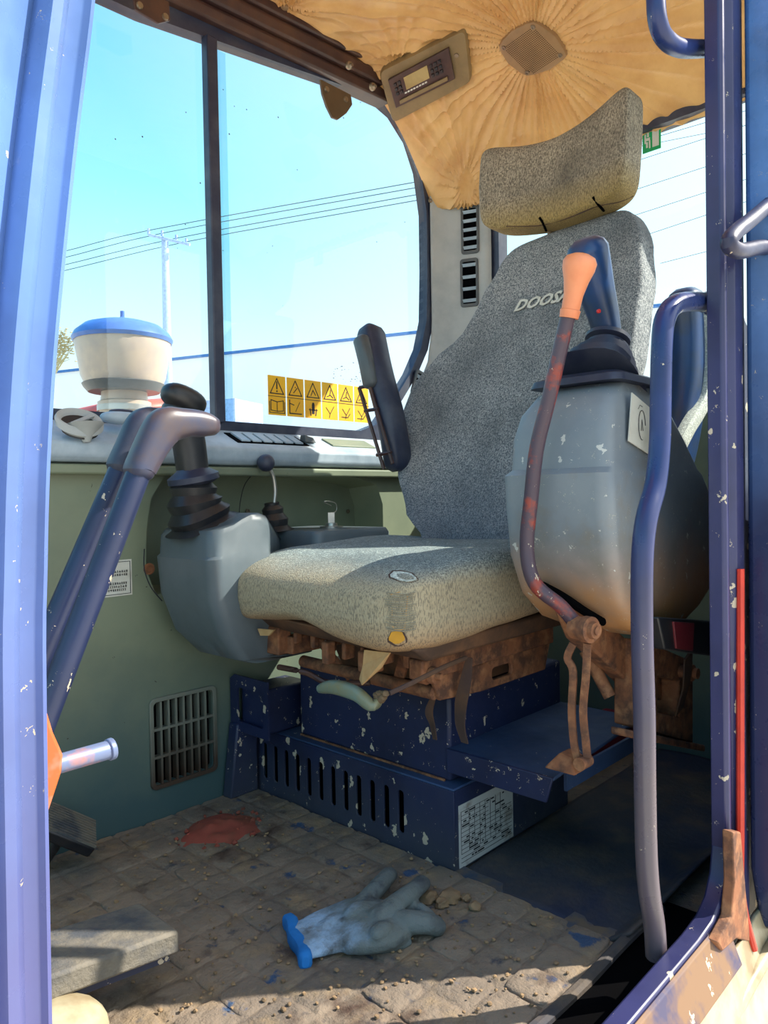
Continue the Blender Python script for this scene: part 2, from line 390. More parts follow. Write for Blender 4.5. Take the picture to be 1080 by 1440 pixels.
# window_1: right side window, dark frame with rounded rear corners, slider divider
def WW(u, v, w_): return V((u, YW+w_, v))
rc = [at(*p, Y=YW) for p in ((530, 137), (556, 160), (578, 196), (592, 240), (600, 300), (601, 380), (600, 450), (592, 490), (577, 525), (556, 560), (530, 597))]
inn = [(-.40, .79), (-.40, 1.53), (.35, 1.565), (.76, 1.58)]+[(p.x, p.z) for p in rc]+[(rc[-1].x-.06, .79)]
outr = [(-.45, .745), (-.45, 1.60), (.35, 1.625), (.9, 1.66), (1.38, 1.70), (1.50, 1.69), (1.60, 1.56), (1.655, 1.45), (1.665, 1.2), (1.655, 1.02), (1.60, .93), (1.54, .745)]
outr = [(-.45, .745), (-.45, 1.62), (.76, 1.64)]+[(p.x+.03, p.z+(.03 if i < 3 else .0)) for i, p in enumerate(rc)]+[(rc[-1].x+.02, .745)]
bm = bmn(); plate(bm, outr, [inn], WW, .03); wf = struct('window_1', bm, black_blue)
bm = bmn(); a, b = at(294, 80, Y=YW), at(307, 586, Y=YW)
box(bm, (a.x+b.x)/2-.013, (a.x+b.x)/2+.013, YW-.012, YW+.012, .785, 1.60); DX = (a.x+b.x)/2
obj('divider_bar', bm, black_blue, wf, bevel=.003)
bm = bmn(); box(bm, -.42, DX+.035, YW+.012, YW+.014, .78, 1.60); obj('sliding_pane', bm, glass, wf, flat=True)
bm = bmn(); box(bm, DX+.014, DX+.036, YW-.006, YW-.003, .79, 1.58); p = obj('pane_edge', bm, glass2, wf, flat=True); p['label'] = 'bluish glass edge where the sliding panes overlap'
bm = bmn(); box(bm, DX, 1.66, YW+.004, YW+.006, .78, 1.70); obj('fixed_pane', bm, glass, wf, flat=True)

# corner pillar trim, curved between side window and rear window
tabp = [(.40, 1.40, 1.50), (.74, 1.43, 1.52), (.84, 1.50, 1.56), (.93, 1.575, 1.62), (1.00, 1.615, 1.66), (1.10, 1.635, 1.68), (1.49, 1.635, 1.68), (1.60, 1.62, 1.68)]
def pill(u, v):
    z = .40+1.12*v; x0, x1 = interp(tabp, z)
    A, B, Cc = V((x0, YW-.005, z)), V((XR-.05, YW-.02, z)), V((XR-.02, 1.205, z))
    return A*(1-u)**2+B*(2*u*(1-u))+Cc*u*u
bm = bmn(); grid(bm, pill, 12, 28); pilr = struct('wall_rear_right', bm, pillar_m, solid=.004)
# rear wall lower part and window frame
def WR(u, v, w_): return V((XR+w_, u, v))
bm = bmn(); plate(bm, [(.37, -.05), (1.36, -.05), (1.36, 1.58), (.37, 1.58)], [rrect(.42, 1.185, .82, 1.485, .03)], WR, .03); struct('wall_rear', bm, black_blue)
bm = bmn(); plate(bm, rrect(.40, 1.205, .80, 1.505, .04), [rrect(.42, 1.185, .82, 1.485, .03)], lambda u, v, w_: V((XR-.012+w_, u, v)), .012); wr = struct('window_2', bm, black_blue)
bm = bmn(); box(bm, XR+.008, XR+.012, .40, 1.20, .80, 1.50); obj('pane', bm, glass, wr, flat=True)
bm = bmn(); box(bm, XR-.03, XR-.001, .40, 1.34, 0, .80); struct('trim_4', bm, wall_m, bevel=.004)
# rear left side wall behind the door pillar
bm = bmn(); plate(bm, [(1.10, -.05), (1.78, -.05), (1.78, 1.66), (1.10, 1.66)], [rrect(1.16, 1.70, .86, 1.52, .04)], lambda u, v, w_: V((u, .365+w_, v)), .02); struct('wall_left_rear', bm, navy)
# front wall below windscreen (out of frame) and roof
bm = bmn(); box(bm, -.50, -.46, .40, 1.36, -.05, .35); struct('wall_front', bm, wall_m)
bm = bmn(); box(bm, -.50, 1.80, .36, 1.40, 1.80, 1.83); struct('roof', bm, cream, bevel=.01)
bm = bmn(); box(bm, -.50, 1.80, .335, .40, 1.66, 1.80); struct('trim_5', bm, blue_frame, bevel=.012)

# ceiling: cream film stretched and creased around the speaker and clips
def liner_z(x, y):
    wv = min(max((y-1.05)/.30, 0), 1); wv = wv*wv*(3-2*wv)
    e = max(0, (x-1.33)/(.42-.13*wv)); e = min(e, 1.12)
    side = max(0, (y-1.15)/.2)
    return 1.735-.245*e**1.7-.03*min(side, 1)**2*(1 if x < 1.33 else max(0, 1-(x-1.33)/.2))
def on_liner(px, py, off=0):
    v = ray(px, py); k = 1.0
    while k < 3:
        p = EYE+v*k
        if p.z > liner_z(p.x, p.y)-off: return p
        k += .003
    return EYE+v*2
SPK = on_liner(750, 66); CLIP = on_liner(400, 8); CLIP2 = on_liner(560, 92); CR = on_liner(655, 255)
def crease(x, y):
    h = 0
    for c, nf, r0_, r1_, amp in ((SPK, 52, .06, .75, .0062), (CLIP, 22, .008, .34, .0050), (CLIP2, 18, .01, .26, .0045), (CR, 24, .02, .3, .005)):
        dx, dy = x-c.x, y-c.y; r = math.hypot(dx, dy)
        if r < r0_*.5 or r > r1_: continue
        an = math.atan2(dy, dx); wob = noise.noise(V((an*2, r*3, c.x*9)))*1.0
        f = max(0, 1-(r/r1_))**.8*min(1, r/(r0_*2))
        h += amp*f*(1-abs(math.sin(an*nf/2+wob)))**1.3*(.75+.9*noise.noise(V((an*7, 3, c.y))))
    h += .0022*noise.noise(V((x*9, y*9, 2)))+.0006*noise.noise(V((x*30, y*17, 5)))
    return h*min(1, max(0, (1.345-y)/.05))
def lin(u, v):
    x, y = lerp(-.48, 1.76, u), lerp(.39, 1.352, v); z = liner_z(x, y)-crease(x, y)*2.6
    return V((x, y, z))
bm = bmn(); grid(bm, lin, 640, 320); struct('ceiling', bm, liner_m)

# door posts and sill (blue cab frame)
def post(name, pts, prof, mt, bev):
    """prof: cross-section outline in (X, Y) offsets"""
    bm = bmn(); loft(bm, [[V((p[0]+a, .36+b, p[2])) for a, b in prof] for p in pts]); return struct(name, bm, mt, bevel=bev, seg=3)
fp = [at(x, y, Y=.36) for x, y in ((63, 1500), (62, 1250), (62, 1000), (63, 800), (67, 650), (76, 500), (90, 350), (106, 200), (126, 40), (136, -60))]
fpts = smooth([V((fp[1].x, 0, -.3)), V((fp[1].x, 0, .0)), V((fp[1].x, 0, .25))]+fp[2:]+[V((fp[-1].x+.02, 0, 1.05)), V((fp[-1].x+.07, 0, 1.35)), V((fp[-1].x+.16, 0, 1.66))], 4)
profA = [(0, -.001), (0, .03), (-.07, .05), (-.07, -.04)]+[(-.0235+.0075*math.cos(t), -.012-.010*math.sin(t)) for t in (PI, PI*.8, PI*.6, PI*.4, PI*.2, 0.)]+[(-.0155, -.004), (-.0065, -.004)]+[(-.003+.003*math.cos(t), -.002-.0045*math.sin(t)) for t in (PI*.8, PI*.5, PI*.2)]
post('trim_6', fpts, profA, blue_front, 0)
rx = [at(991, 100, Y=.36).x, at(1000, 1250, Y=.36).x]
rp_ = [V((1.004, 0, z)) for z in (.085, .3, .6, .9, 1.2, 1.5, 1.67)]
profB = [(0, .0), (0, -.018), (.005, -.0225), (.012, -.0225), (.016, -.0185), (.022, -.0185), (.030, -.026), (.052, -.028), (.064, -.024), (.070, -.020), (.086, -.020), (.086, .0)]
post('trim_7', rp_, profB, blue_frame, .0015)
bm = bmn(); a = [(-.40, .075), (.90, .075), (.945, .079), (.975, .092), (.994, .115), (1.004, .15), (1.086, .15), (1.086, -.10), (-.40, -.10)]
plate(bm, a, [], lambda u, v, w_: V((u, .337+w_, v)), .023); struct('trim_8', bm, blue_frame, bevel=.003)
q = M('sill_lip', srgb(128, 98, 72), .7); q.mottle(srgb(70, 66, 92), 12, .45, .6); q.specks(DUST, 70, .3, .4); lipm = q.done()
bm = bmn(); sp = [(-.40, 0, 0), (.85, 0, 0), (.93, 0, .006), (.975, 0, .022), (1.0, 0, .05), (1.015, 0, .10), (1.03, 0, .2)]
loft(bm, [[V((x, y, .075+z)) for y, z in ((.3365, -.004), (.332, -.006), (.312, -.055), (.3365, -.06))] for x, _, z in [(p[0], 0, p[2]) for p in sp[:4]]]); struct('trim_9', bm, lipm, bevel=.001)
bm = bmn(); pp = [at(x, y, Y=.322) for x, y in ((1031, 1170), (1042, 1170), (1049, 1250), (1056, 1325), (1036, 1320), (1016, 1338), (1010, 1326), (1029, 1290), (1033, 1240))]
plate(bm, [(p.x, p.z) for p in pp], [], lambda u, v, w_: V((u, .322+w_, v)), .014); struct('trim_10', bm, rusty, bevel=.002)

# ================================================================== FLOOR MAT
mat = thing('floor_mat', (.6, .85, 0), 'mud-caked rubber mat with square tread blocks over the cab floor', 'mat')
bm = bmn()
def matz(x, y): return .006+.004*noise.noise(V((x*7, y*7, 1)))+.003*noise.noise(V((x*25, y*25, 4)))
grid(bm, lambda u, v: V((x_ := lerp(-.40, .96, u), y_ := lerp(.455, 1.285, v), matz(x_, y_))), 110, 70)
obj('mat_base', bm, groove_m, mat)
def blockmesh(k):
    bm = bmn(); n = 3
    blob(bm, lambda q: V((q.x*.5, q.y*.5, q.z*.5+.04*noise.noise(q*2+V((k*5, 0, 0))))), 4, 7.0)
    me = bpy.data.meshes.new('tread_block'); bmesh.ops.recalc_face_normals(bm, faces=bm.faces[:]); bm.to_mesh(me); bm.free(); me.materials.append(floor_m)
    for f in me.polygons: f.use_smooth = True
    return me
bl = [blockmesh(k) for k in range(4)]
cx, cy = .0, .46
nb = 0; ang = 0
for i in range(0, 15):
    for j in range(0, 13):
        x0, y0 = .0+i*.0625, .465+j*.0625
        if x0 > .875: continue
        if random.random() < .03: continue
        o = bpy.data.objects.new('tread_block', random.choice(bl)); COL.objects.link(o); o.parent = mat
        o.scale = (.0575*random.uniform(.94, 1.04), .0575*random.uniform(.94, 1.04), .012)
        o.location = V((x0+.03, y0+.03, .006+random.uniform(-.002, .0015)))-mat.location
        o.rotation_euler = (random.uniform(-.015, .015), random.uniform(-.015, .015), random.uniform(-.03, .03)+random.choice((0, PI/2)))
bm = bmn()
def dust(u, v):
    x, y = lerp(-.40, .93, u), lerp(.452, 1.287, v)
    h = .0112+.0022*noise.noise(V((x*5, y*5, 9)))+.0028*noise.noise(V((x*17, y*17, 2)))+.0014*noise.noise(V((x*60, y*60, 3)))
    gx, gy = (x/.0625) % 1, ((y-.465)/.0625) % 1; g = min(gx, 1-gx, gy, 1-gy)
    if g < .07: h -= .0022
    return V((x, y, h))
grid(bm, dust, 330, 210); o = obj('dust_layer', bm, floor_m, mat); o['kind'] = 'stuff'
# dark side mat beside the seat pedestal
bm = bmn()
def sm(u, v):
    x, y = lerp(.93, 1.72, u), lerp(.44, .735, v); return V((x, y, .007+.006*noise.noise(V((x*8, y*8, 3)))+(.022*max(0, (.47-y)/.03) if y < .47 else 0)))
grid(bm, sm, 50, 30); tag(obj('rubber_mat', bm, mat_m, solid=.004), 'dark smooth rubber mat on the floor between seat pedestal and door sill', 'mat')
# ridge where mat curls by the sill
bm = bmn(); box(bm, -.40, 1.08, .361, .452, .0005, .006); struct('gap_shade_strip', bm, dark)  # black strip paints the shade in the gap beside the sill
bm = bmn(); tube(bm, [V((.35, .452, .006)), V((.6, .456, .012)), V((.8, .452, .008)), V((.93, .448, .016)), V((1.05, .45, .010))], .008, 8); tag(obj('mat_edge', bm, mat_m), 'curled raised rubber mat border running along the door sill', 'mat')

# ================================================================== SEAT PEDESTAL
ped = thing('seat_pedestal', (1.1, .95, 0), 'navy blue slotted steel pedestal box carrying the operator seat', 'pedestal')
X0 = .937
bm = bmn()
slots = []
for px in (372, 393, 418, 441, 463, 487, 512, 522.5, 545, 565):
    pass
ys = [at(px, py, X=X0).y for px, py in ((373, 1070), (392, 1078), (417, 1088), (440, 1096), (463, 1105), (487, 1114), (505, 1121), (524, 1129), (544, 1138), (564, 1147))]
ys = [lerp(ys[0], ys[-1], i/11) for i in range(12)]
hol = [rrect(y-.0065, y+.0065, .036, .111, .006, 3) for y in ys]
def PX(u, v, w_): return V((X0+w_, u, v))
plate(bm, [(.742, .004), (1.285, .004), (1.285, .138), (.742, .138)], hol, PX, .004)
obj('slotted_panel', bm, navy, ped, bevel=.0006)
bm = bmn(); box(bm, X0+.03, X0+.034, .76, 1.27, .01, .13); obj('dark_backing', bm, dark, ped)
bm = bmn(); hexa(bm, [(X0+.004,.742,.004),(1.30,.742,.004),(1.30,.746,.004),(X0+.004,.746,.004),(X0+.004,.742,.138),(1.30,.742,.138),(1.30,.746,.138),(X0+.004,.746,.138)]); obj('side_panel', bm, navy, ped)
bm = bmn(); box(bm, X0, 1.30, .742, 1.285, .138, .142); obj('top_plate', bm, navy_top, ped, bevel=.002)
UB = .958
bm = bmn(); box(bm, UB, 1.32, .765, 1.150, .142, .285); obj('riser_box', bm, navy, ped, bevel=.006)
bm = bmn(); box(bm, UB-.004, UB-.001, .775, 1.145, .1425, .146); o = obj('rust_seam', bm, rusty, ped)
# step shelf bent from plate
bm = bmn(); s0 = [at(650, 1062, Z=.2), at(778, 1098, Z=.2), at(885, 1022, Z=.2)]
xf, ynear = .955, .568
hexa(bm, [(xf, ynear, .194), (1.32, ynear+.03, .194), (1.32, .77, .194), (xf, .768, .194), (xf, ynear, .2), (1.32, ynear+.03, .2), (1.32, .77, .2), (xf, .768, .2)])
obj('shelf_plate', bm, navy_top, ped, bevel=.002)
bm = bmn(); hexa(bm, [(xf-.003, ynear+.012, .160), (xf+.003, ynear+.012, .160), (xf+.003, .768, .160), (xf-.003, .768, .160), (xf-.003, ynear, .2), (xf+.003, ynear, .2), (xf+.003, .768, .2), (xf-.003, .768, .2)]); obj('shelf_lip', bm, navy, ped, bevel=.0015)
bm = bmn(); box(bm, 1.0, 1.30, ynear+.004, ynear+.009, .165, .193); obj('shelf_side_lip', bm, navy_top, ped)
# sticker on the side of the lower box
q = M('service_label', srgb(196, 196, 190), .6); q.mottle(srgb(120, 100, 80), 16, .55, .68); lab_m = q.done()
bm = bmn(); box(bm, .948, 1.105, .7405, .7415, .008, .112); lb = obj('service_label', bm, lab_m, ped); lb['label'] = 'worn white service chart with table lines'
bm = bmn()
for i in range(13): box(bm, .953, 1.10 if i < 9 else 1.03, .7400, .7404, .016+i*.007, .0166+i*.007)
for x in (.953, .975, .99, 1.005, 1.02, 1.035, 1.05, 1.065): box(bm, x, x+.0008, .7400, .7404, .03, .1)
for i in range(70):
    x, z = random.uniform(.955, 1.09), .0175+random.randrange(12)*.007; box(bm, x, x+random.uniform(.004, .012), .7400, .7404, z+.001, z+.0035)
obj('chart_lines', bm, ink, lb)
# bracket plates at the far end
bm = bmn(); box(bm, .90, 1.02, 1.19, 1.27, .142, .235); o = obj('bracket_box', bm, navy, ped, bevel=.006)
bm = bmn(); plate(bm, [(1.16, .145), (1.285, .145), (1.285, .25), (1.27, .26), (1.16, .26)], [rrect(1.175, 1.26, .165, .235, .006)], lambda u, v, w_: V((.885+w_, u, v)), .004); obj('bracket_frame', bm, navy, ped)
bm = bmn(); hexa(bm, [(.86, 1.255, .01), (.93, 1.255, .01), (.93, 1.285, .01), (.86, 1.285, .01), (.88, 1.255, .16), (.93, 1.255, .16), (.93, 1.285, .16), (.88, 1.285, .16)]); obj('end_bracket', bm, navy, ped, bevel=.004)

# ================================================================== SEAT
seat = thing('operator_seat', (1.0, .88, .285), 'worn grey tweed operator seat with tall backrest, torn front corner and headrest', 'seat')
# cushion
CX0, CX1, CY0, CY1 = .748, 1.20, .675, 1.125
def cushion(q):
    x, y, z = q
    X = lerp(CX0, CX1, (x+1)/2); yy = (y+1)/2; Y = lerp(CY0, CY1, yy)
    fr = max(0, -x)
    top = .537-.016*fr**3*1.6-.012*(1-min(1, abs(y)*1.0)**2)*.0+.012*x
    top -= .010*(1-y*y)*(1 if x > 0 else .5)
    bot = .395+.018*(1+y)/2+.03*(1-abs(y)**2)*fr*.0+.012*x
    bot += .028*math.exp(-((y-.15)/.4)**2)*(fr**2)
    Z = lerp(bot, top, (z+1)/2)
    if z < 0: X += .012*fr*(-z)
    Z += .0025*noise.noise(V((X*14, Y*14, 0)))
    return V((X, Y, Z))
bm = bmn(); blob(bm, cushion, 28, 6.5); bmesh.ops.recalc_face_normals(bm, faces=bm.faces[:]); bv = BVHTree.FromBMesh(bm); cus = obj('seat_cushion', bm, fab_c, seat)
def skin(b_, px, py, off=.001):
    h = b_.ray_cast(EYE, ray(px, py).normalized())
    while h[0] is None: px = lerp(px, 800, .03); py = lerp(py, 260 if py < 600 else 840, .03); h = b_.ray_cast(EYE, ray(px, py).normalized())
    return h[0]+h[1]*off, h[1]
def patch(b_, pts, off0, off1):
    bm = bmn(); A = [skin(b_, x, y, off0)[0] for x, y in pts]; B = [skin(b_, x, y, off1)[0] for x, y in pts]; return loft(bm, [A, B])
def oval(cx, cy, rx, ry, tilt=0, n=14, jit=.12): return [(cx+rx*math.cos(t)*(1+jit*math.sin(t*5))+ry*math.sin(t)*tilt, cy+ry*math.sin(t)+rx*math.cos(t)*tilt) for t in [i*2*PI/n for i in range(n)]]
o = obj('tear_patch', patch(bv, oval(567, 811, 18, 6.5, .12), -.002, .0012), fab_side, cus); o['label'] = 'pale worn patch in the torn front corner'
o = obj('tear_rim', patch(bv, oval(567, 811, 21, 8.5, .12), -.002, .0006), strap_m, cus)
o = obj('foam_hole', patch(bv, oval(558, 896, 11, 9, 0), -.002, .0012), foam_y, cus); o['label'] = 'round hole showing yellow foam'
o = obj('hole_rim', patch(bv, oval(559, 898, 14, 11, 0), -.002, .0006), strap_m, cus)
o = obj('worn_streak', patch(bv, [(549, 836), (562, 832), (574, 838), (572, 860), (570, 884), (560, 888), (552, 884), (551, 860)], -.002, .0005), foam, cus); o['label'] = 'worn reddish ladder in the weave below the tear'
bm = bmn()
for i in range(17):
    y = 833+i*3.2; x0 = 544+random.uniform(-3, 3); x1 = 582+random.uniform(-3, 3)
    tube(bm, [skin(bv, lerp(x0, x1, t), y+3*math.sin(t*PI)+random.uniform(-.6, .6), .0012)[0] for t in (0, .33, .66, 1)], .0008, 5, 3)
o = obj('frayed_threads', bm, thread_m, cus); o['kind'] = 'stuff'
# backrest
PL = (.915, .43)
def XB(z): return PL[0]+PL[1]*z
lo = [(z, y) for y, z in []]
edge = []
for px, py in ((590, 760), (566, 720), (555, 660), (553, 600), (572, 540), (602, 500), (636, 470), (656, 430), (668, 400), (682, 377)):
    p = at(px, py, pl=(PL[0]-.035, PL[1])); edge.append((p.z, p.y))
tipl = at(690, 371, pl=PL); tipr = at(905, 306, pl=PL)
cz = lambda z: lerp(.880, .815, (z-.53)/.65)
tab = [(z, y-cz(z)) for z, y in edge]
tab[0:0] = [(.46, .10)]
ZT = 1.198
def bfront(y, z, e_):
    """forward face of the backrest: bolsters come forward at the edges"""
    s = min(1, max(0, (1.05-z)/.3))
    return XB(z)-(.035*s+.006)*abs(e_)**3+.008*(1-e_*e_)
def back(q):
    x, y, z = q
    t = (z+1)/2; Z = .47+t*(ZT-.47)
    hw = interp(tab, Z)[0]
    if y < 0: hw = interp([(.46, .22), (.55, .24), (.7, .27), (.85, .262), (1.0, .235), (1.1, .205), (1.19, .172)], Z)[0]
    Y = cz(Z)+y*hw
    Z -= (.022*max(0, (Z-1.05)/.15)*max(0, y) if Z > 1.05 else 0)
    f = bfront(Y, Z, y); th = lerp(.11, .075, t)
    return V((f+(x+1)/2*th, Y, Z))
bm = bmn(); blob(bm, back, 34, 9.0); bk = obj('backrest', bm, fab, seat)
# lettering, projected on the backrest
tcn = at(768, 421, pl=PL)
def txt(x, y, z): 
    yy = tcn.y-x; zz = tcn.z+y*.92; hw = interp(tab, zz)[0]
    return V((bfront(yy, zz, (yy-cz(zz))/hw)-.0035-z, yy, zz))
bm = textmesh('DOOSAN', .037, txt, .35, .0012, .0010); o = obj('backrest_lettering', bm, white_m, bk, flat=True); o['label'] = 'white slanted lettering DOOSAN'
# pale side gusset of the backrest
# headrest
htab = [((0), 0)]
def headr(q):
    x, y, z = q
    Y = .815+y*(.178-.012*max(0, -z)*(1 if y > 0 else .3))
    top = 1.380+.036*abs(y)**2.2+(.014*(-y) if y < 0 else 0); bot = 1.203-.012*(1-abs(y))**1.0+.006*y
    Z = lerp(bot, top, (z+1)/2)
    X = 1.44-.030*y*y+x*.045+.012*z
    return V((X, Y, Z))
bm = bmn(); blob(bm, headr, 26, 7.5); bmesh.ops.recalc_face_normals(bm, faces=bm.faces[:]); bv2 = BVHTree.FromBMesh(bm); hd = obj('headrest', bm, fab_h, seat)
for pts in (((759, 306), (764, 314), (768, 324)), ((834, 277), (842, 288), (849, 296))):
    bm = bmn(); tube(bm, [skin(bv2, x, y, .0005)[0] for x, y in pts], .0028, 6, 3); obj('seam_split', bm, dark, hd)
bm = bmn(); tube(bm, [skin(bv2, x, y, .0003)[0] for x, y in ((712, 318), (740, 318), (764, 316), (800, 306), (840, 290), (870, 284), (893, 276))], .0012, 5, 4); obj('bottom_seam', bm, strap_m, hd)
for px, py in ((774, 330), (849, 305)):
    p = at(px, py, X=1.45); bm = bmn(); cyl(bm, V((1.45, p.y, 1.17)), V((1.445, p.y, 1.25)), .006); obj('headrest_post', bm, screwm, seat)
# far armrest folded up
arm = []
a0, a1 = at(518, 472, X=1.17), at(560, 672, X=1.17)
bm = bmn()
pth = smooth([at(522, 470, X=1.18), at(532, 520, X=1.17), at(550, 590, X=1.17), at(560, 650, X=1.18)], 5)
sweep(bm, pth, [.030]*len(pth), [.024]*len(pth), 14, 3.5, ref=(1, 0, 0)); ar = obj('armrest', bm, black_blue, seat)
ar['label'] = 'dark armrest folded up beside the window'
bm = bmn(); pth = [at(508, 478, X=1.14), at(516, 510, X=1.14), at(522, 540, X=1.14)]
sweep(bm, pth, .014, .018, 12, 3, ref=(1, 0, 0)); obj('armrest_cap', bm, vent_m, ar)
bm = bmn()
for (ax, ay), (bx, by) in (((505, 545), (540, 660)), ((520, 542), (552, 652)), ((506, 545), (522, 542)), ((513, 578), (532, 575)), ((530, 640), (550, 636))):
    cyl(bm, at(ax, ay, X=1.135), at(bx, by, X=1.135), .004, 6)
obj('armrest_bracket', bm, rail_brown, ar)
# near armrest folded up behind the console
bm = bmn(); pth = smooth([at(965, 420, Y=.56), at(968, 480, Y=.56), at(965, 560, Y=.56), at(950, 640, Y=.56), at(930, 690, Y=.56)], 4)
sweep(bm, pth, .030, .038, 14, 3.5, ref=(0, 1, 0)); ar2 = obj('armrest', bm, joy_blue, seat); ar2['label'] = 'blue armrest folded up behind the door handrail'
bm = bmn(); pth = smooth([at(993, 425, Y=.53), at(996, 500, Y=.53), at(990, 560, Y=.53), at(968, 600, Y=.53), at(955, 625, Y=.53)], 4); sweep(bm, pth, .012, .016, 10, 3); obj('armrest_pad', bm, fab_side, ar2)

# seat frame and suspension, rusty
bm = bmn(); hexa(bm, [(.83,.70,.375),(1.22,.70,.375),(1.22,1.10,.385),(.83,1.10,.385),(.79,.69,.40),(1.22,.69,.41),(1.22,1.11,.42),(.79,1.11,.42)]); obj('seat_pan', bm, pan_m, seat, bevel=.006)
for y in (.735, 1.04):
    bm = bmn(); box(bm, .84, 1.22, y-.014, y+.014, .340, .372); obj('slide_rail', bm, rusty, seat, bevel=.003)
bm = bmn(); hexa(bm, [(1.00,.78,.286),(1.25,.78,.286),(1.25,1.07,.286),(1.00,1.07,.286),(.98,.77,.345),(1.25,.77,.345),(1.25,1.08,.345),(.98,1.08,.345)]); obj('suspension_frame', bm, pan_m, seat, bevel=.006)
bm = bmn(); cyl(bm, V((.885, .735, .312)), V((.885, 1.05, .318)), .011); obj('cross_tube', bm, rusty, seat)
bm = bmn(); plate(bm, [(.89, .300), (1.00, .292), (1.20, .292), (1.22, .345), (1.10, .352), (1.0, .338), (.90, .350), (.875, .33)], [rrect(1.03, 1.09, .305, .325, .008)], lambda u, v, w_: V((u, .728+w_, v)), .008); obj('side_link', bm, rusty, seat, bevel=.002)
for a_, b_ in (((.87, .78, .372), (.90, .83, .30)), ((.86, .86, .375), (.93, .93, .298)), ((.86, .99, .378), (.90, .94, .30))):
    bm = bmn(); sweep(bm, [V(a_), V(b_)], .010, .0035, 6, 4, rnd=False); obj('strut', bm, rusty, seat)
bm = bmn(); box(bm, .81, .84, .80, .83, .345, .378); box(bm, .81, .83, .90, .915, .345, .382); box(bm, .82, .85, 1.04, 1.075, .34, .39)
for i in range(7):
    y = .75+i*.045; box(bm, .83+random.uniform(0, .02), .86, y, y+random.uniform(.006, .014), .345+random.uniform(0, .02), .38)
obj('clip_bracket', bm, rusty, seat, bevel=.003)
p = at(610, 950, Y=.715)
bm = bmn(); lathe(bm, p+V((0, .03, 0)), -AY, [(0, .016), (.018, .016), (.018, .011), (.026, .011), (.026, .013), (.036, .012), (.036, .006), (.045, .005)], 16); obj('adjuster_bolt', bm, rusty, seat)
bm = bmn(); tube(bm, [at(655, 925, Y=.70), at(620, 940, Y=.69), at(580, 960, Y=.69), at(548, 975, Y=.70)], .0035, 8); obj('adjuster_cable', bm, strap_m, seat)
bm = bmn(); tube(bm, [at(392, 938, X=.80), at(430, 946, X=.80), at(462, 960, X=.82), at(520, 960, X=.86)], .005, 8); obj('adjuster_rod', bm, rail_brown, seat)
bm = bmn(); pth = smooth([at(452, 968, X=.79), at(470, 966, X=.785), at(500, 975, X=.785), at(522, 992, X=.79), at(532, 988, X=.80)], 4)
sweep(bm, pth, .009, [.005+.007*math.sin(PI*min(1, (i+2)/len(pth))) for i in range(len(pth))], 12, 2.6, ref=(1, 0, 0)); o = obj('adjuster_handle', bm, greenlever, seat); o['label'] = 'grey green paddle handle caked with mud'
bm = bmn()
for i in range(7): ellip(bm, at(535+random.uniform(-5, 8), 982+random.uniform(-12, 12), X=.80), .006, .006, .006, 3, jit=.4)
o = obj('mud_lump', bm, clod_m, seat)
# torn flap of cover
bm = bmn(); a = [at(*p, X=.775) for p in ((512, 914), (548, 918), (535, 940), (514, 962), (505, 955), (510, 935))]
a[3].x -= .008; loft(bm, [a, [p+V((.003, 0, 0)) for p in a]]); o = obj('torn_flap', bm, foam, seat, flat=True); o['label'] = 'torn strip of backing hanging under the cushion'
bm = bmn(); a = [at(*p, X=.79) for p in ((362, 884), (386, 886), (378, 894), (366, 894))]; loft(bm, [a, [p+V((.003, 0, 0)) for p in a]]); obj('torn_flap', bm, foam, seat, flat=True)
# hanging straps
for pts in (((660, 925), (655, 960), (648, 990), (646, 1020), (653, 1045)), ((612, 975), (604, 1000), (607, 1020), (611, 1040))):
    wd = .010 if pts[0][0] == 660 else .006
    P = [at(x, y, X=.925) for x, y in pts]; P = [V(p) for p in smooth(P, 4)]
    bm = bmn(); rings = []
    for i, p in enumerate(P):
        t = i/(len(P)-1); ww = wd*(.5+.6*math.sin(PI*t*.9)); rings.append([p+V((-.001, -ww, 0)), p+V((-.001-.004*math.sin(t*6), ww, 0)), p+V((.002, ww, 0)), p+V((.002, -ww, 0))])
    loft(bm, rings); tag(obj('hanging_strap', bm, strap_m), 'frayed brown strap hanging %s over the navy pedestal' % ('wide at its end, right of the bolt,' if wd == .010 else 'narrow and thin, below the bolt,'), 'strap')

# ================================================================== NEAR CONSOLE (left of operator)
def rr(x0, x1, y0, y1, z, r=.02, n=4, sk=0): return [V((x, y, z+sk*(x-x0))) for x, y in rrect(x0, x1, y0, y1, r, n)]
con = thing('control_console', (1.05, .54, .42), 'grey scratched joystick console with brown mud, nearest the door', 'console', 'joystick consoles')
bm = bmn()
tabc = [(.405, 1.06, 1.20, .470, .60), (.43, 1.00, 1.26, .462, .622), (.47, .955, 1.33, .458, .628), (.53, .925, 1.37, .455, .628), (.60, .915, 1.31, .455, .628), (.647, .912, 1.26, .455, .628), (.655, .922, 1.25, .458, .622), (.70, .925, 1.20, .460, .620), (.735, .935, 1.16, .463, .612), (.765, .962, 1.13, .468, .600), (.778, .985, 1.10, .475, .59)]
loft(bm, [rr(a, b, c, d_, z, .022) for z, a, b, c, d_ in tabc]); hs = obj('housing', bm, console_m, con)
# triangular side tray behind
bm = bmn(); tri = [at(*p, Y=.452) for p in ((915, 640), (985, 742), (985, 780), (900, 720))]
# recess where the lever enters
bm.free()
bm = bmn(); P = [at(x, y, X=.935) for x, y in ((762, 823), (790, 838), (812, 862), (828, 880))]; P[2].x = .955; P[3].x = .975
sweep(bm, smooth(P, 4), .007, .006, 8, 2.0, ref=(1, 0, 0)); o = obj('lever_slot', bm, dark, con)
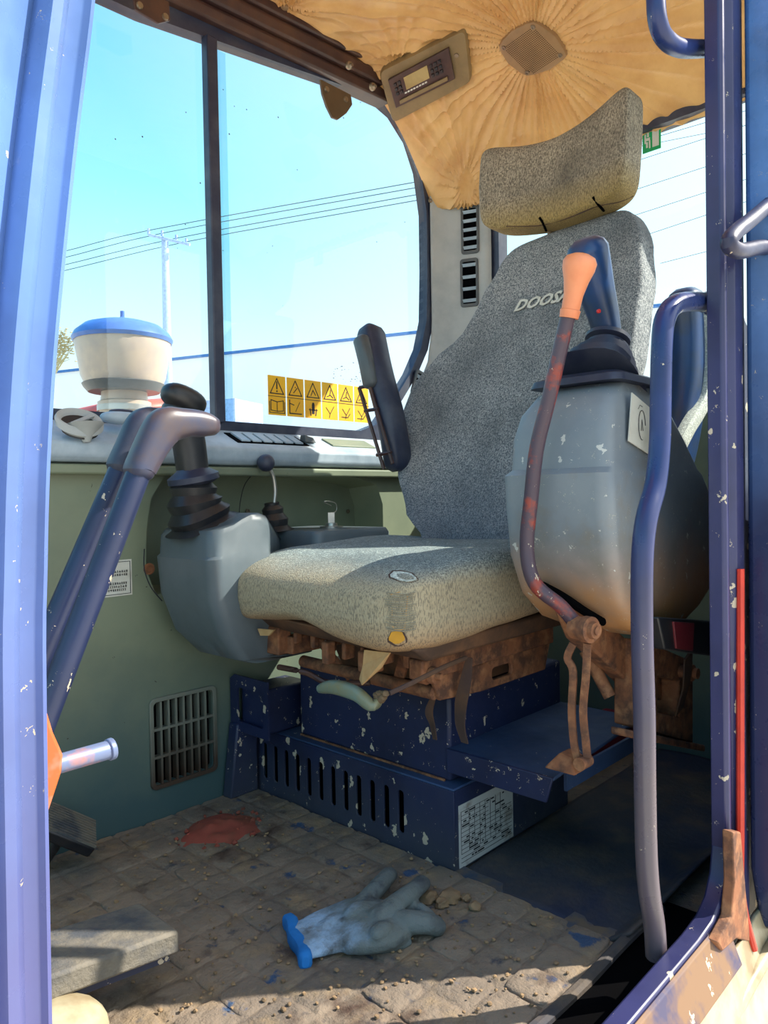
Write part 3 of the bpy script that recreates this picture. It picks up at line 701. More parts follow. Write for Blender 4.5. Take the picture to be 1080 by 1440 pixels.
# boot and joystick
def accordion(bm, pts, r0_, r1_, folds, k=3.2, ref=(1, 0, 0), asp=1.0, depth=.12):
    P = smooth(pts, max(4, int(folds*4/(len(pts)-1)))); P = [V(p) for p in P]; m_ = len(P); rings = []
    for i, p in enumerate(P):
        t = i/(m_-1); r = lerp(r0_, r1_, t**.8)*(1-depth*.5+depth*.5*math.cos(t*folds*2*PI))
        a, b = frame(P[min(i+1, m_-1)]-P[max(0, i-1)], V(ref)); rings.append(ring(p, a, b, r, r*asp, 20, lerp(k, 2, t)))
    return loft(bm, rings)
jb = V((1.035, .530, .775)); j1 = at(856, 470, Y=.530); j2 = at(838, 405, Y=.530); j3 = at(826, 352, Y=.530)
bm = bmn(); loft(bm, [rr(.955, 1.125, .458, .607, .776, .02), rr(.958, 1.122, .460, .604, .786, .02), rr(.975, 1.10, .475, .59, .793, .02)]); obj('boot_plate', bm, black_blue, con)
bm = bmn(); accordion(bm, [V((1.035, .530, .788)), lerp(V((1.035, .53, .788)), j1, .5)+V((.006, 0, 0)), j1-V((0, 0, .012))], .072, .028, 6, asp=.9, depth=.10); obj('rubber_boot', bm, black_blue, con)
js = bmn(); pth = [V(p) for p in smooth([j1-V((0, 0, .01)), lerp(j1, j2, .5), j2, lerp(j2, j3, .6), j3], 5)]; n_ = len(pth)
sweep(js, pth, [lerp(.019, .027, math.sin(min(1, i/n_*1.2)*PI/2)) for i in range(n_)], [lerp(.019, .036, (i/n_)**1.1) for i in range(n_)], 16, 2.6, ref=(0, 1, 0)); jo = obj('joystick', js, joy_blue, con)
bm = bmn(); a, b = frame(j1-jb, AY); ax = (j1-jb).normalized(); lathe(bm, j1-ax*.016, ax, [(0, .020), (.004, .034), (.010, .034), (.014, .022), (.020, .020)], 24); obj('collar', bm, black_blue, jo)
bm = bmn(); p = at(841, 438, Y=.507); lathe(bm, p, (-.5, -1, 0), [(0, .003), (.003, .003), (.0034, .002)], 10); o = obj('red_button', bm, red, jo)
bm = bmn(); p = at(818, 362, Y=.505); lathe(bm, p, (-1, -.6, .3), [(0, .006), (.004, .006), (.005, .004)], 12); obj('push_button', bm, black, jo)
# paper label with hand sketch
a = [at(*p, Y=.454) for p in ((889, 552), (916, 575), (915, 640), (884, 620))]
bm = bmn(); loft(bm, [a, [p+V((0, .0015, 0)) for p in a]]); lb = obj('paper_label', bm, white_m, con, flat=True); lb['label'] = 'white paper label with a drawn circle'
bm = bmn(); c_ = at(903, 598, Y=.4525)
cir = [c_+V((.011*math.cos(t*PI/9), 0, .021*math.sin(t*PI/9))) for t in range(15)]; tube(bm, cir, .0005, 4, 1)
for dx, dz in ((-.003, .0), (.003, .0)): tube(bm, [c_+V((dx, 0, -.008)), c_+V((0, 0, .008))], .0004, 4, 1)
tube(bm, [c_+V((-.012, 0, .022)), c_+V((-.006, 0, .028)), c_+V((.002, 0, .026))], .0004, 4, 1)
obj('sketch', bm, ink, lb)

# safety lever with orange knob
lev = thing('safety_lever', at(820, 880, X=.93), 'rust-red bent lockout lever with orange knob in front of the near console', 'lever')
P = [at(x, y, X=.885) for x, y in ((800, 440), (788, 490), (772, 560), (755, 630), (747, 700), (741, 770), (752, 820), (778, 855), (812, 880))]
P[-2].x += .02; P[-1].x += .04; P[-1] = at(812, 880, X=.925)
bm = bmn(); tube(bm, P, .0102, 14); obj('rod', bm, rodm, lev)
ka, kb = at(801, 442, X=.885), at(815, 372, X=.885); ax = kb-ka
bm = bmn(); lathe(bm, ka-ax*.08, ax, [(0, .0125), (.010, .0135), (.0115, .0120), (.03, .0128), (.048, .0165), (.062, .0212), (.071, .0222), (.078, .0185), (.082, .010), (.083, .003)], 24); obj('knob', bm, orange, lev)
hub = at(826, 884, X=.92)
bm = bmn(); lathe(bm, hub+V((0, .02, 0)), V((-.2, -1, 0)), [(0, .016), (.018, .016), (.019, .018), (.030, .018), (.031, .012), (.038, .011), (.038, .006), (.041, .006)], 20); obj('pivot_hub', bm, rusty, lev)
# link bars
link = thing('lever_linkage', at(820, 1075, X=.94), 'rusty pair of long link bars hanging from lever pivot to shelf', 'linkage')
for pts in (((806, 905), (798, 925), (806, 945), (804, 1000), (808, 1050), (816, 1078)), ((826, 905), (824, 950), (820, 1000), (824, 1045), (826, 1065))):
    P = smooth([at(x, y, X=.925) for x, y in pts], 4); bm = bmn(); sweep(bm, P, .0055, .003, 6, 4, ref=(-.2, 1, 0), rnd=False); obj('link_bar', bm, rusty, link)
bm = bmn(); p = at(820, 1072, X=.925); cyl(bm, p+V((-.012, 0, 0)), p+V((.014, 0, 0)), .009); obj('pin', bm, rusty, link)
bm = bmn(); p = at(800, 1068, X=.94); hexa(bm, [p+V(c) for c in ((-.02,-.02,-.014),(.03,-.02,-.014),(.03,.03,-.014),(-.02,.03,-.014),(-.01,-.01,.006),(.02,-.01,.006),(.02,.01,.01),(-.01,.01,.01))]); obj('foot_bracket', bm, rusty, link, bevel=.003)
# gas strut
bm = bmn(); a, b = at(823, 915, X=1.08), at(858, 980, X=1.08); cyl(bm, a, b, .010); tag(obj('gas_strut', bm, rusty), 'short brown cylindrical strut slanting under the near console', 'strut')
# console support bracket, rusty
sup = thing('console_bracket', at(940, 1045, Y=.52), 'rusty welded bracket and arm carrying the near console', 'bracket')
def YS(Y0): return lambda u, v, w_: V((u, Y0+w_, v))
def poly(pts, Y): return [(p.x, p.z) for p in (at(x, y, Y=Y) for x, y in pts)]
bm = bmn(); plate(bm, poly(((905, 900), (975, 930), (975, 1045), (905, 1025)), .50), [poly(((925, 950), (955, 958), (955, 1008), (925, 1002)), .50)], YS(.50), .05); obj('window_plate', bm, rusty, sup, bevel=.003)
bm = bmn(); loft(bm, [[p, p+V((0, .04, 0)), p+V((0, .04, -.012)), p+V((0, 0, -.012))] for p in (at(893, 1028, Y=.49), at(992, 1048, Y=.49))]); obj('base_plate', bm, rusty, sup, bevel=.003)
bm = bmn(); plate(bm, poly(((800, 850), (840, 862), (945, 955), (945, 990), (900, 975), (820, 900)), .53), [], YS(.53), .03); obj('arm', bm, rusty, sup, bevel=.004)
bm = bmn(); p = at(965, 945, Y=.49); lathe(bm, p, -AY, [(-.03, .011), (.0, .011), (.0, .014), (.012, .014), (.013, .009), (.02, .009)], 12); obj('bolt', bm, rusty, sup)
# belt buckle
bk_ = thing('belt_buckle', at(960, 915, Y=.44), 'dark seat belt buckle with red press button behind the handrail', 'buckle')
bm = bmn(); loft(bm, [[V((u, .432, v)) for u, v in poly(((926, 868), (1010, 874), (1010, 924), (936, 914)), .432)], [V((u, .455, v)) for u, v in poly(((926, 868), (1010, 874), (1010, 924), (936, 914)), .432)]]); obj('casing', bm, black, bk_, bevel=.003)
bm = bmn(); q_ = poly(((946, 874), (975, 876), (973, 916), (950, 912)), .431); loft(bm, [[V((u, .429, v)) for u, v in q_], [V((u, .433, v)) for u, v in q_]]); o = obj('press_button', bm, belt_red, bk_, bevel=.001)
bm = bmn(); sweep(bm, [at(968, 920, Y=.47), at(966, 960, Y=.48), at(955, 1000, Y=.50)], .002, .018, 8, 4, rnd=False); obj('webbing', bm, strap_m, bk_)
# crimson thing in the dark
bm = bmn(); a, b = at(818, 1040, Y=.80), at(905, 1085, Y=.80); box(bm, a.x, b.x+.02, .80, .88, b.z, a.z); tag(obj('crimson_box', bm, crimson, bevel=.01), 'crimson case in the dark behind the pedestal shelf', 'box')

# ================================================================== FAR CONSOLE
fc = thing('control_console', (.85, 1.16, .31), 'dark grey joystick console on the far side beside the olive wall', 'console', 'joystick consoles')
bm = bmn()
tabf = [(.322, .80, 0.95, 1.085, 1.20), (.335, .765, 0.96, 1.075, 1.225), (.38, .728, 0.97, 1.068, 1.245), (.45, .705, 0.98, 1.064, 1.253), (.517, .70, 0.98, 1.062, 1.256), (.522, .704, 0.98, 1.065, 1.252), (.556, .706, 0.98, 1.066, 1.25), (.566, .712, 0.975, 1.07, 1.246), (.569, .722, 0.97, 1.08, 1.236)]
rings = []
for z, a, b, c, d_ in tabf:
    rings.append([V((x, y, z+0*(.045*min(1, max(0, (x-a)/.18)) if z > .54 else 0)-(.06*max(0, (x-.92)/.2) if z > .54 else 0))) for x, y in rrect(a, b, c, d_, .022, 4)])
# add vertices along the top for the crest by using a finer outline
def fine(x0, x1, y0, y1, z, r, top):
    o_ = []
    base_ = rrect(x0, x1, y0, y1, r, 4)
    for i in range(len(base_)):
        a, b = base_[i], base_[(i+1) % len(base_)]; L_ = math.hypot(a[0]-b[0], a[1]-b[1]); k = 12 if L_ > .1 else 1
        for j in range(k): o_.append((lerp(a[0], b[0], j/k), lerp(a[1], b[1], j/k)))
    def crest(x):
        t = (x-x0); return interp([(0, 0.), (.03, .006), (.075, .026), (.095, .026), (.16, -.022), (.25, -.034), (.6, -.036)], t)[0]
    return [V((x, y, z+(crest(x)*top))) for x, y in o_]
bm = bmn(); rings = [fine(a, b, c, d_, z, .022, min(1, max(0, (z-.50)/.05))) for z, a, b, c, d_ in tabf]
R = [[bm.verts.new(p) for p in r] for r in rings]; n = len(R[0])
for a, b in zip(R, R[1:]):
    for i in range(n): bm.faces.new((a[i], a[(i+1) % n], b[(i+1) % n], b[i]))
bm.faces.new(R[0][::-1]); top_ = R[-1]
# bridge the top across
xs_ = sorted(range(n), key=lambda i: top_[i].co.x)
bmesh.ops.triangle_fill(bm, use_beauty=True, edges=[bm.edges.get((top_[i], top_[(i+1) % n])) for i in range(n)])
obj('housing', bm, console_f, fc)
jb = V((.800, 1.160, .600)); JY = 1.16
k1 = at(272, 672, Y=JY); k2 = at(266, 625, Y=JY); k3 = at(252, 572, Y=JY)
bm = bmn(); jbase = at(285, 738, Y=JY); accordion(bm, [jbase, at(274, 705, Y=JY), k1], .064, .036, 4.0, asp=.9, depth=.16); obj('rubber_boot', bm, black, fc)
bm = bmn(); pth = [V(p) for p in smooth([k1, k2, lerp(k2, k3, .5), k3], 5)]
sweep(bm, pth, .027, [lerp(.026, .032, i/(len(pth)-1)) for i in range(len(pth))], 14, 2.6); jo = obj('joystick', bm, black, fc)
bm = bmn(); ax = (k1-jbase).normalized(); lathe(bm, k1-ax*.012, ax, [(0, .034), (.006, .046), (.016, .046), (.026, .03), (.03, .026)], 22); obj('collar', bm, black_blue, jo)
bm = bmn(); p = k3; tl_ = V((.94, 0, -.34)); ellip(bm, p+V((.002, -.012, .012)), .042, .028, .022, 6, 2.5, ax=(tl_, AY, tl_.cross(AY))); obj('grip_head', bm, black, jo)
# right side console top carrying lever and key switch
sc_ = thing('side_console', (1.2, 1.2, .44), 'low blue grey console block in the wall pocket behind far joystick', 'console')
bm = bmn(); CT = .553
loft(bm, [rr(.975, 1.19, 1.10, YP+.05, .45, .02), rr(.97, 1.19, 1.10, YP+.06, CT-.01, .02), rr(.975, 1.185, 1.105, YP+.055, CT, .02)]); obj('housing', bm, console_f, sc_)
sv = thing('work_lever', at(385, 738, Z=.553), 'small chrome lever with round black ball and rubber boot', 'lever')
P0 = at(386, 742, Y=1.24); P0.z = CT
bm = bmn(); accordion(bm, [P0, at(384, 722, Y=1.24), at(382, 707, Y=1.24)], .040, .016, 3, k=2.4, depth=.2); obj('rubber_boot', bm, black, sv)
bm = bmn(); tube(bm, [at(385, 712, Y=1.24), at(387, 690, Y=1.24), at(384, 670, Y=1.24), at(376, 655, Y=1.24)], .0042, 10); obj('rod', bm, chrome, sv)
bm = bmn(); ellip(bm, at(374, 651, Y=1.24), .0185, .0185, .0185, 6, 2.0); obj('ball_knob', bm, black_blue, sv)
ks = thing('key_switch', at(466, 736, Y=1.22), 'chrome ignition switch with a key and wire ring', 'switch')
p = at(466, 738, Y=1.22); p.z = CT
bm = bmn(); lathe(bm, p, AZ, [(0, .026), (.003, .026), (.004, .014), (.010, .013), (.011, .006)], 20); obj('bezel', bm, chrome, ks)
bm = bmn(); obox(bm, p+V((0, 0, .022)), V((.8, -.6, 0)), V((.6, .8, 0)), AZ, .008, .0015, .012); obj('key', bm, chrome, ks, bevel=.001)
bm = bmn(); tube(bm, [p+V((0, 0, .03)), at(473, 718, Y=1.22), at(472, 708, Y=1.22), at(462, 705, Y=1.22), at(456, 706, Y=1.22), at(466, 711, Y=1.22)], .0011, 6); obj('wire_ring', bm, chrome, ks)

# ================================================================== TRAVEL LEVERS
for k, (Y, gl, ex, labl) in enumerate(((.715, ((190, 672), (198, 657), (212, 629), (226, 606), (236, 598), (250, 596), (268, 595), (284, 597), (293, 599)), ((198, 657), (72, 985)), 'nearer of the two tall blue travel levers with bent grey grip'),
                                  (.775, ((166, 666), (173, 652), (187, 625), (199, 604), (208, 597), (220, 594), (232, 592), (246, 592), (254, 593)), ((173, 652), (56, 925)), 'farther travel lever, its bent grip half hidden by the nearer one'))):
    a, b = at(*ex[0], Y=Y), at(*ex[1], Y=Y); dirn = (b-a).normalized(); end = a+dirn*((a.z-.02)/-dirn.z)
    tl = thing('travel_lever', end, labl, 'lever', 'tall travel levers')
    bm = bmn(); cyl(bm, a-dirn*.02, end, .0128, 14); obj('rod', bm, lever_blue, tl)
    P = [at(*g, Y=Y) for g in gl]; P[0] = a+dirn*.004
    hw = [.0150, .0155, .0172, .0198, .0200, .0172, .0152, .0142, .0118]
    PS = smooth([(p.x, p.y, p.z, h) for p, h in zip(P, hw)], 4)
    bm = bmn(); sweep(bm, PS, [.0165]*len(PS), [p[3] for p in PS], 16, 2.8); obj('grip', bm, grip_blue if k == 0 else black_blue, tl)

# ================================================================== PEDALS
def pedal(name, px, z0, y0, y1, x0, x1, lab, rise=.03, th=.028):
    t = thing(name, ((x0+x1)/2, (y0+y1)/2, 0), lab, 'pedal')
    bm = bmn(); hexa(bm, [(x0, y0, z0+rise-th), (x1, y0, z0-th), (x1, y1, z0-th), (x0, y1, z0+rise-th), (x0, y0, z0+rise), (x1, y0, z0), (x1, y1, z0), (x0, y1, z0+rise)])
    obj('pad', bm, pedal_m, t, bevel=.004)
    bm = bmn(); hexa(bm, [(x0, y0+.01, z0+rise-th-.012), (x1-.008, y0+.01, z0-th-.010), (x1-.008, y1-.01, z0-th-.010), (x0, y1-.01, z0+rise-th-.012), (x0, y0+.01, z0+rise-th), (x1-.008, y0+.01, z0-th), (x1-.008, y1-.01, z0-th), (x0, y1-.01, z0+rise-th)]); obj('backing_plate', bm, navy, t)
    bm = bmn(); box(bm, x0-.05, x0+.02, (y0+y1)/2-.012, (y0+y1)/2+.012, .006, z0+rise-th-.012); box(bm, lerp(x0, x1, .3), lerp(x0, x1, .5), (y0+y1)/2-.012, (y0+y1)/2+.012, .008, z0-th); obj('support_arm', bm, navy, t)
    return t
e1 = at(252, 1308, Z=.10); e2 = at(212, 1277, Z=.10)
pedal('travel_pedal', 0, .10, e1.y, e1.y+.095, e1.x-.25, e1.x, 'nearest dusty travel pedal block with square end in the lower left')
e3 = at(236, 1262, Z=.055)
pedal('travel_pedal', 0, .055, e1.y+.108, e1.y+.185, e1.x-.27, e1.x-.06, 'dusty travel pedal lying flat just behind the nearest pedal', .02, .02)
sp_ = thing('ribbed_pedal', at(95, 1200, Z=.03), 'small ribbed black foot pedal below the blue levers', 'pedal')
c = at(92, 1165, Z=.085); n_ = V((.45, -.45, .75)).normalized(); ux = V((.85, -.2, -.6)); ux = (ux-n_*ux.dot(n_)).normalized(); uy = n_.cross(ux)
bm = bmn(); obox(bm, c, ux, uy, n_, .05, .035, .010); obj('pad', bm, black, sp_, bevel=.004)
for i in range(11):
    bm = bmn(); obox(bm, c+uy*(-.031+i*.0062)+n_*.011, ux, uy, n_, .049, .0018, .002); obj('rib', bm, pedal_m, sp_)
bm = bmn(); cyl(bm, c-n_*.008, V((c.x-.05, c.y+.03, .006)), .012); obj('stem', bm, black, sp_)

# rusty bracket and pin just inside the front post
lb_ = thing('latch_bracket', at(75, 1070, Y=.45), 'orange-rusted angled bracket with round steel pin by the front post', 'bracket')
def polyY(pts, Y): return [at(x, y, Y=Y) for x, y in pts]
a = polyY(((50, 985), (64, 990), (76, 1030), (90, 1062), (88, 1085), (75, 1125), (64, 1158), (50, 1160)), .43); b = polyY(((50, 1010), (56, 1012), (66, 1040), (76, 1066), (75, 1082), (66, 1115), (58, 1135), (50, 1137)), .43)
bm = bmn(); loft(bm, [a, [p+V((.0, .016, 0)) for p in a]]); obj('bracket_plate', bm, brm, lb_, bevel=.002)
bm = bmn(); cyl(bm, at(80, 1075, Y=.44), at(154, 1054, Y=.44), .0058); obj('pin', bm, pinm, lb_, bevel=.0005)
bm = bmn(); cyl(bm, at(151, 1055, Y=.44), at(160, 1052, Y=.44), .0068); obj('pin_head', bm, pinm, lb_, bevel=.001)
# cream caps bottom left
bm = bmn(); ellip(bm, at(66, 1470, Z=.06), .062, .05, .036, 6, 2.2); tag(obj('cream_dome', bm, cream), 'rounded cream dome catching sun in the bottom left corner', 'dome')
bm = bmn(); a = [at(*p, Z=.09) for p in ((40, 1330), (62, 1342), (80, 1368), (68, 1390), (40, 1390))]; loft(bm, [[V((p.x, p.y, .015)) for p in a], a]); tag(obj('cream_block', bm, cream, bevel=.003), 'small angular cream block under the nearest pedal', 'block')

# ================================================================== WALL DETAILS
gr = thing('floor_vent_grille', ((GX0+GX1)/2, YP, GZ0), 'olive lattice vent grille low on the far wall', 'grille')
bm = bmn(); plate(bm, rrect(GX0-.008, GX1+.008, GZ0-.008, GZ1+.008, .012), [rrect(GX0, GX1, GZ0, GZ1, .008)], lambda u, v, w_: V((u, YP-.006+w_, v)), .006); obj('rim', bm, grille_m, gr, bevel=.001)
for i in range(1, 8):
    bm = bmn(); x = lerp(GX0, GX1, i/8); box(bm, x-.0022, x+.0022, YP-.003, YP+.012, GZ0, GZ1); obj('bar', bm, grille_m, gr)
for i in (1, 2):
    bm = bmn(); z = lerp(GZ0, GZ1, i/3); box(bm, GX0, GX1, YP-.004, YP+.008, z-.0025, z+.0025); obj('cross_bar', bm, grille_m, gr)
bm = bmn(); box(bm, GX0-.01, GX1+.01, YP+.03, YP+.034, GZ0-.01, GZ1+.01); obj('dark_duct', bm, dark, gr)
# notice label on wall
a, b = at(110, 792, Y=YP-.001), at(186, 836, Y=YP-.001)
bm = bmn(); box(bm, a.x, b.x, YP-.0015, YP-.0002, b.z, a.z); wl = tag(obj('wall_notice', bm, white_m), 'white printed notice with black border on the olive wall', 'label')
bm = bmn(); x0, x1, z0, z1 = a.x+.003, b.x-.003, b.z+.003, a.z-.003
for c in ((x0, x1, z0, z0+.001), (x0, x1, z1-.001, z1), (x0, x0+.001, z0, z1), (x1-.001, x1, z0, z1)): box(bm, c[0], c[1], YP-.0022, YP-.0016, c[2], c[3])
for row, (f0, f1) in enumerate(((.35, .6), (.12, .92), (.12, .9), (.12, .5), (.12, .92), (.12, .93), (.12, .88))):
    z = lerp(z1, z0, (.16, .3, .4, .5, .66, .76, .86)[row]); x = lerp(x0, x1, f0)
    while x < lerp(x0, x1, f1):
        w_ = random.uniform(.002, .004)
        for s_ in (-.0016, 0, .0016): 
            if random.random() < .8: box(bm, x, x+w_, YP-.0022, YP-.0016, z+s_-.0004, z+s_+.0004)
        box(bm, x+w_*.5-.0004, x+w_*.5+.0004, YP-.0022, YP-.0016, z-.002, z+.002); x += w_+.0014
box(bm, lerp(x0, x1, .55), lerp(x0, x1, .65), YP-.0022, YP-.0016, z1-.010, z1-.003)
obj('printed_lines', bm, ink, wl)
# screws and ring on wall
for px, py, Y_, r_ in ((209, 800, YP, .011), (348, 719, YP+.083, .006), (489, 719, YP+.083, .005)):
    bm = bmn(); lathe(bm, at(px, py, Y=Y_), -AY, [(0, r_), (.003, r_), (.003, r_*.6), (.001, r_*.55)], 16); tag(obj('wall_screw', bm, screwm if r_ < .01 else rusty), {209: 'rusty round screw cup beside the notice', 348: 'screw in the pocket left of the ball lever', 489: 'screw in the pocket above the key switch'}[px], 'screw')
# thin cable
bm = bmn(); tube(bm, [at(203, 772, Y=1.27), at(203, 800, Y=1.26), at(212, 825, Y=1.25), at(228, 845, Y=1.245)], .0012, 6); tag(obj('thin_cable', bm, black), 'thin black cable hanging down past the rusty screw cup', 'cable')
bm = bmn(); tube(bm, [at(362, 660, Y=1.33), at(345, 680, Y=1.33), at(338, 705, Y=1.34), at(336, 730, Y=1.34)], .001, 6); tag(obj('thin_cable', bm, black), 'thin black wire looping in the pocket behind the ball lever', 'cable')

# ledge items
LZ = .765
def ledge(px, py): return at(px, py, Z=LZ-.005)
ov = thing('ledge_vent', at(112, 600, Z=.77), 'cream oval ring outlet standing on the ledge at far left', 'vent')
c = at(112, 592, Y=1.255); A_ = V((1, .0, -.05)).normalized(); B_ = V((0.1, .55, .75)).normalized()
bm = bmn(); R = [[c+A_*(.042*f*math.cos(t))+B_*(.024*f*math.sin(t))+V((0, 0, dz)) for t in [i*2*PI/28 for i in range(28)]] for f, dz in ((.78, 0), (.84, .004), (.95, .005), (1.03, .0), (1.0, -.008), (.8, -.014), (.76, -.01), (.78, 0))]
loft(bm, R, cap=False); obj('ring', bm, pillar_m, ov)
bm = bmn(); loft(bm, [[c+A_*(.036*f*math.cos(t))+B_*(.020*f*math.sin(t))+V((0, 0, dz)) for t in [i*2*PI/20 for i in range(20)]] for f, dz in ((1, -.004), (.9, -.018))]); obj('inner_cup', bm, black, ov)
bm = bmn(); obox(bm, c+B_*.0+V((.004, -.002, .002)), (A_*.8+B_*.5).normalized(), (A_*-.5+B_*.8).normalized(), A_.cross(B_).normalized(), .026, .0035, .003); obj('vane', bm, pillar_m, ov, bevel=.001)
bm = bmn(); lathe(bm, at(122, 622, Y=1.25), V((-.03, .1, 1)), [(0, .006), (.012, .012), (.024, .024), (.032, .032)], 18); obj('funnel_foot', bm, pillar_m, ov)
# low rounded switch bezel next to it
c2 = at(172, 588, Y=1.30)
spd = thing('switch_pod', c2, 'rounded pod with dark oval button on the ledge beside the ring outlet', 'switch')
bm = bmn(); ellip(bm, c2, .042, .022, .012, 5, 2.5); obj('pod_body', bm, ledge_m, spd)
bm = bmn(); ellip(bm, at(172, 580, Y=1.30), .026, .012, .006, 4, 2.5); obj('button', bm, black_blue, spd)
# slatted defroster on ledge and small clip
def lz(y): return lerp(.731, .770, (y-(YP-.028))/(YW-.004-(YP-.028)))
dv = thing('ledge_defroster', (1.05, 1.30, .76), 'pale slatted defroster strip set in the window ledge', 'vent')
xa, xb = at(330, 607, Y=1.30).x, at(420, 617, Y=1.30).x
bm = bmn(); hexa(bm, [(xa-.01, 1.275, lz(1.275)), (xb+.01, 1.275, lz(1.275)), (xb+.01, 1.325, lz(1.325)), (xa-.01, 1.325, lz(1.325)), (xa-.01, 1.275, lz(1.275)+.002), (xb+.01, 1.275, lz(1.275)+.002), (xb+.01, 1.325, lz(1.325)+.002), (xa-.01, 1.325, lz(1.325)+.002)]); obj('tray', bm, dark, dv)
for i in range(6):
    x = lerp(xa, xb, (i+.5)/6); w_ = (xb-xa)/6*.38; bm = bmn()
    hexa(bm, [(x-w_, 1.28, lz(1.28)+.002), (x+w_, 1.28, lz(1.28)+.002), (x+w_, 1.32, lz(1.32)+.002), (x-w_, 1.32, lz(1.32)+.002), (x-w_, 1.28, lz(1.28)+.005), (x+w_, 1.28, lz(1.28)+.005), (x+w_, 1.32, lz(1.32)+.006), (x-w_, 1.32, lz(1.32)+.006)]); obj('slat', bm, ledge_m, dv)
p = at(432, 615, Y=1.30); p.z = lz(1.30)+.008
bm = bmn(); hexa(bm, [p+V(c) for c in ((-.014,-.012,-.010),(.018,-.012,-.010),(.018,.012,-.008),(-.014,.012,-.008),(-.014,-.008,.008),(.012,-.008,.002),(.012,.008,.003),(-.014,.008,.009))]); tag(obj('ledge_clip', bm, vent_m, bevel=.002), 'small grey clip on the ledge right of the slatted strip', 'clip')
xa, xb = at(460, 620, Y=1.30).x, at(520, 628, Y=1.30).x
bm = bmn(); hexa(bm, [(xa, 1.28, lz(1.28)), (xb, 1.28, lz(1.28)), (xb, 1.32, lz(1.32)), (xa, 1.32, lz(1.32)), (xa, 1.28, lz(1.28)+.004), (xb, 1.28, lz(1.28)+.004), (xb, 1.32, lz(1.32)+.004), (xa, 1.32, lz(1.32)+.004)]); tag(obj('ledge_cover', bm, wall_m, bevel=.001), 'flat olive cover plate on the ledge near the folded armrest', 'cover')

# warning labels on the window
wlab = thing('warning_label', at(440, 590, Y=YW), 'row of yellow safety pictogram stickers low on the side window', 'label')
tl_, tr_, br_, bl_ = at(374, 527, Y=YW), at(517, 546, Y=YW), at(513, 595, Y=YW), at(375, 583, Y=YW)
x0, x1, z1, z0 = tl_.x, tr_.x+.0, tl_.z, bl_.z
def WL(u, v, w_): return V((lerp(x0, x1, u), YW-.0035-w_, lerp(z0, z1, v)))
asp = (x1-x0)/(z1-z0)
def lineb(bm, pts, th=.0010, close=False, w_=.0006):
    if close: pts = pts+[pts[0]]
    for a, b in zip(pts, pts[1:]):
        A, B = WL(a[0], a[1], w_), WL(b[0], b[1], w_); dd = (B-A).normalized(); nn = V((-dd.z, 0, dd.x))
        loft(bm, [[A+nn*th-AY*.0002-dd*th, A-nn*th-AY*.0002-dd*th, A-nn*th+AY*.0004-dd*th, A+nn*th+AY*.0004-dd*th], [B+nn*th-AY*.0002+dd*th, B-nn*th-AY*.0002+dd*th, B-nn*th+AY*.0004+dd*th, B+nn*th+AY*.0004+dd*th]])
def discb(bm, u, v, r): cyl(bm, WL(u, v, .0002), WL(u, v, .0008), r, 12)
for i in range(6):
    u0_, u1_ = i/6+.006, (i+1)/6-.006; uc = (u0_+u1_)/2; hw = (u1_-u0_)/2
    bm = bmn(); loft(bm, [[WL(u, v, w_) for u, v in ((u0_, 0), (u1_, 0), (u1_, 1), (u0_, 1))] for w_ in (-.0002, .0003)]); st = obj('sticker', bm, yellow, wlab, flat=True)
    bm = bmn()
    lineb(bm, [(uc-hw*.75, .55), (uc+hw*.75, .55), (uc, .93)], .0011, True)
    lineb(bm, [(u0_, .48), (u1_, .48)], .0006)
    if i == 0:
        lineb(bm, [(uc, .84), (uc, .68)], .0016); discb(bm, uc, .61, .002)
        lineb(bm, [(uc-hw*.7, .12), (uc-hw*.7, .38), (uc, .34), (uc+hw*.7, .38), (uc+hw*.7, .12), (uc, .10)], .0009, True); lineb(bm, [(uc, .34), (uc, .10)], .0008)
        lineb(bm, [(uc-hw*.85, .34), (uc-hw*.85, .06), (uc+hw*.85, .06), (uc+hw*.85, .34)], .0008)
    elif i == 1:
        lineb(bm, [(uc-hw*.2, .62), (uc+hw*.2, .74)], .001); discb(bm, uc, .76, .0014)
        lineb(bm, [(uc-hw*.7, .42), (uc-hw*.7, .08), (uc+hw*.7, .08)], .0012); lineb(bm, [(uc-hw*.7, .34), (uc-hw*.2, .30)], .001); lineb(bm, [(uc, .14), (uc+hw*.5, .38)], .0007)
    elif i == 2:
        lineb(bm, [(uc-hw*.25, .60), (uc, .74), (uc+hw*.3, .62)], .001)
        discb(bm, uc, .38, .0035); lineb(bm, [(uc, .32), (uc, .16)], .0042); lineb(bm, [(uc-hw*.4, .24), (uc-hw*.3, .08)], .0014); lineb(bm, [(uc+hw*.4, .24), (uc+hw*.3, .08)], .0014); lineb(bm, [(uc-hw*.5, .22), (uc+hw*.5, .22)], .001)
    else:
        lineb(bm, [(uc-hw*.35, .62), (uc, .66), (uc+hw*.1, .80)], .001); lineb(bm, [(uc+hw*.1, .66), (uc+hw*.4, .60)], .001)
        lineb(bm, [(uc-hw*.5, .32), (uc, .16), (uc+hw*.5, .36)], .0008); lineb(bm, [(uc, .16), (uc-hw*.1, .06)], .0008)
        if i > 3: lineb(bm, [(uc-hw*.6, .10), (uc+hw*.2, .10), (uc+hw*.5, .2)], .001)
    obj('pictogram', bm, ink, st, flat=True)
# frayed residue marks on glass
bm = bmn()
for i in range(26):
    p = at(random.uniform(468, 508), random.uniform(510, 538), Y=YW-.003); r_ = random.uniform(.0006, .002); obox(bm, p, AX, AZ, AY, r_, r_*.5, .0002)
for i in range(22):
    p = at(random.uniform(150, 590), random.uniform(120, 520), Y=YW-.003); r_ = random.uniform(.0005, .0014); obox(bm, p, AX, AZ, AY, r_, r_, .0002)
o = tag(obj('glass_dirt', bm, ink), 'scattered dark specks of dirt and glue on the side window', 'dirt'); o['kind'] = 'stuff'

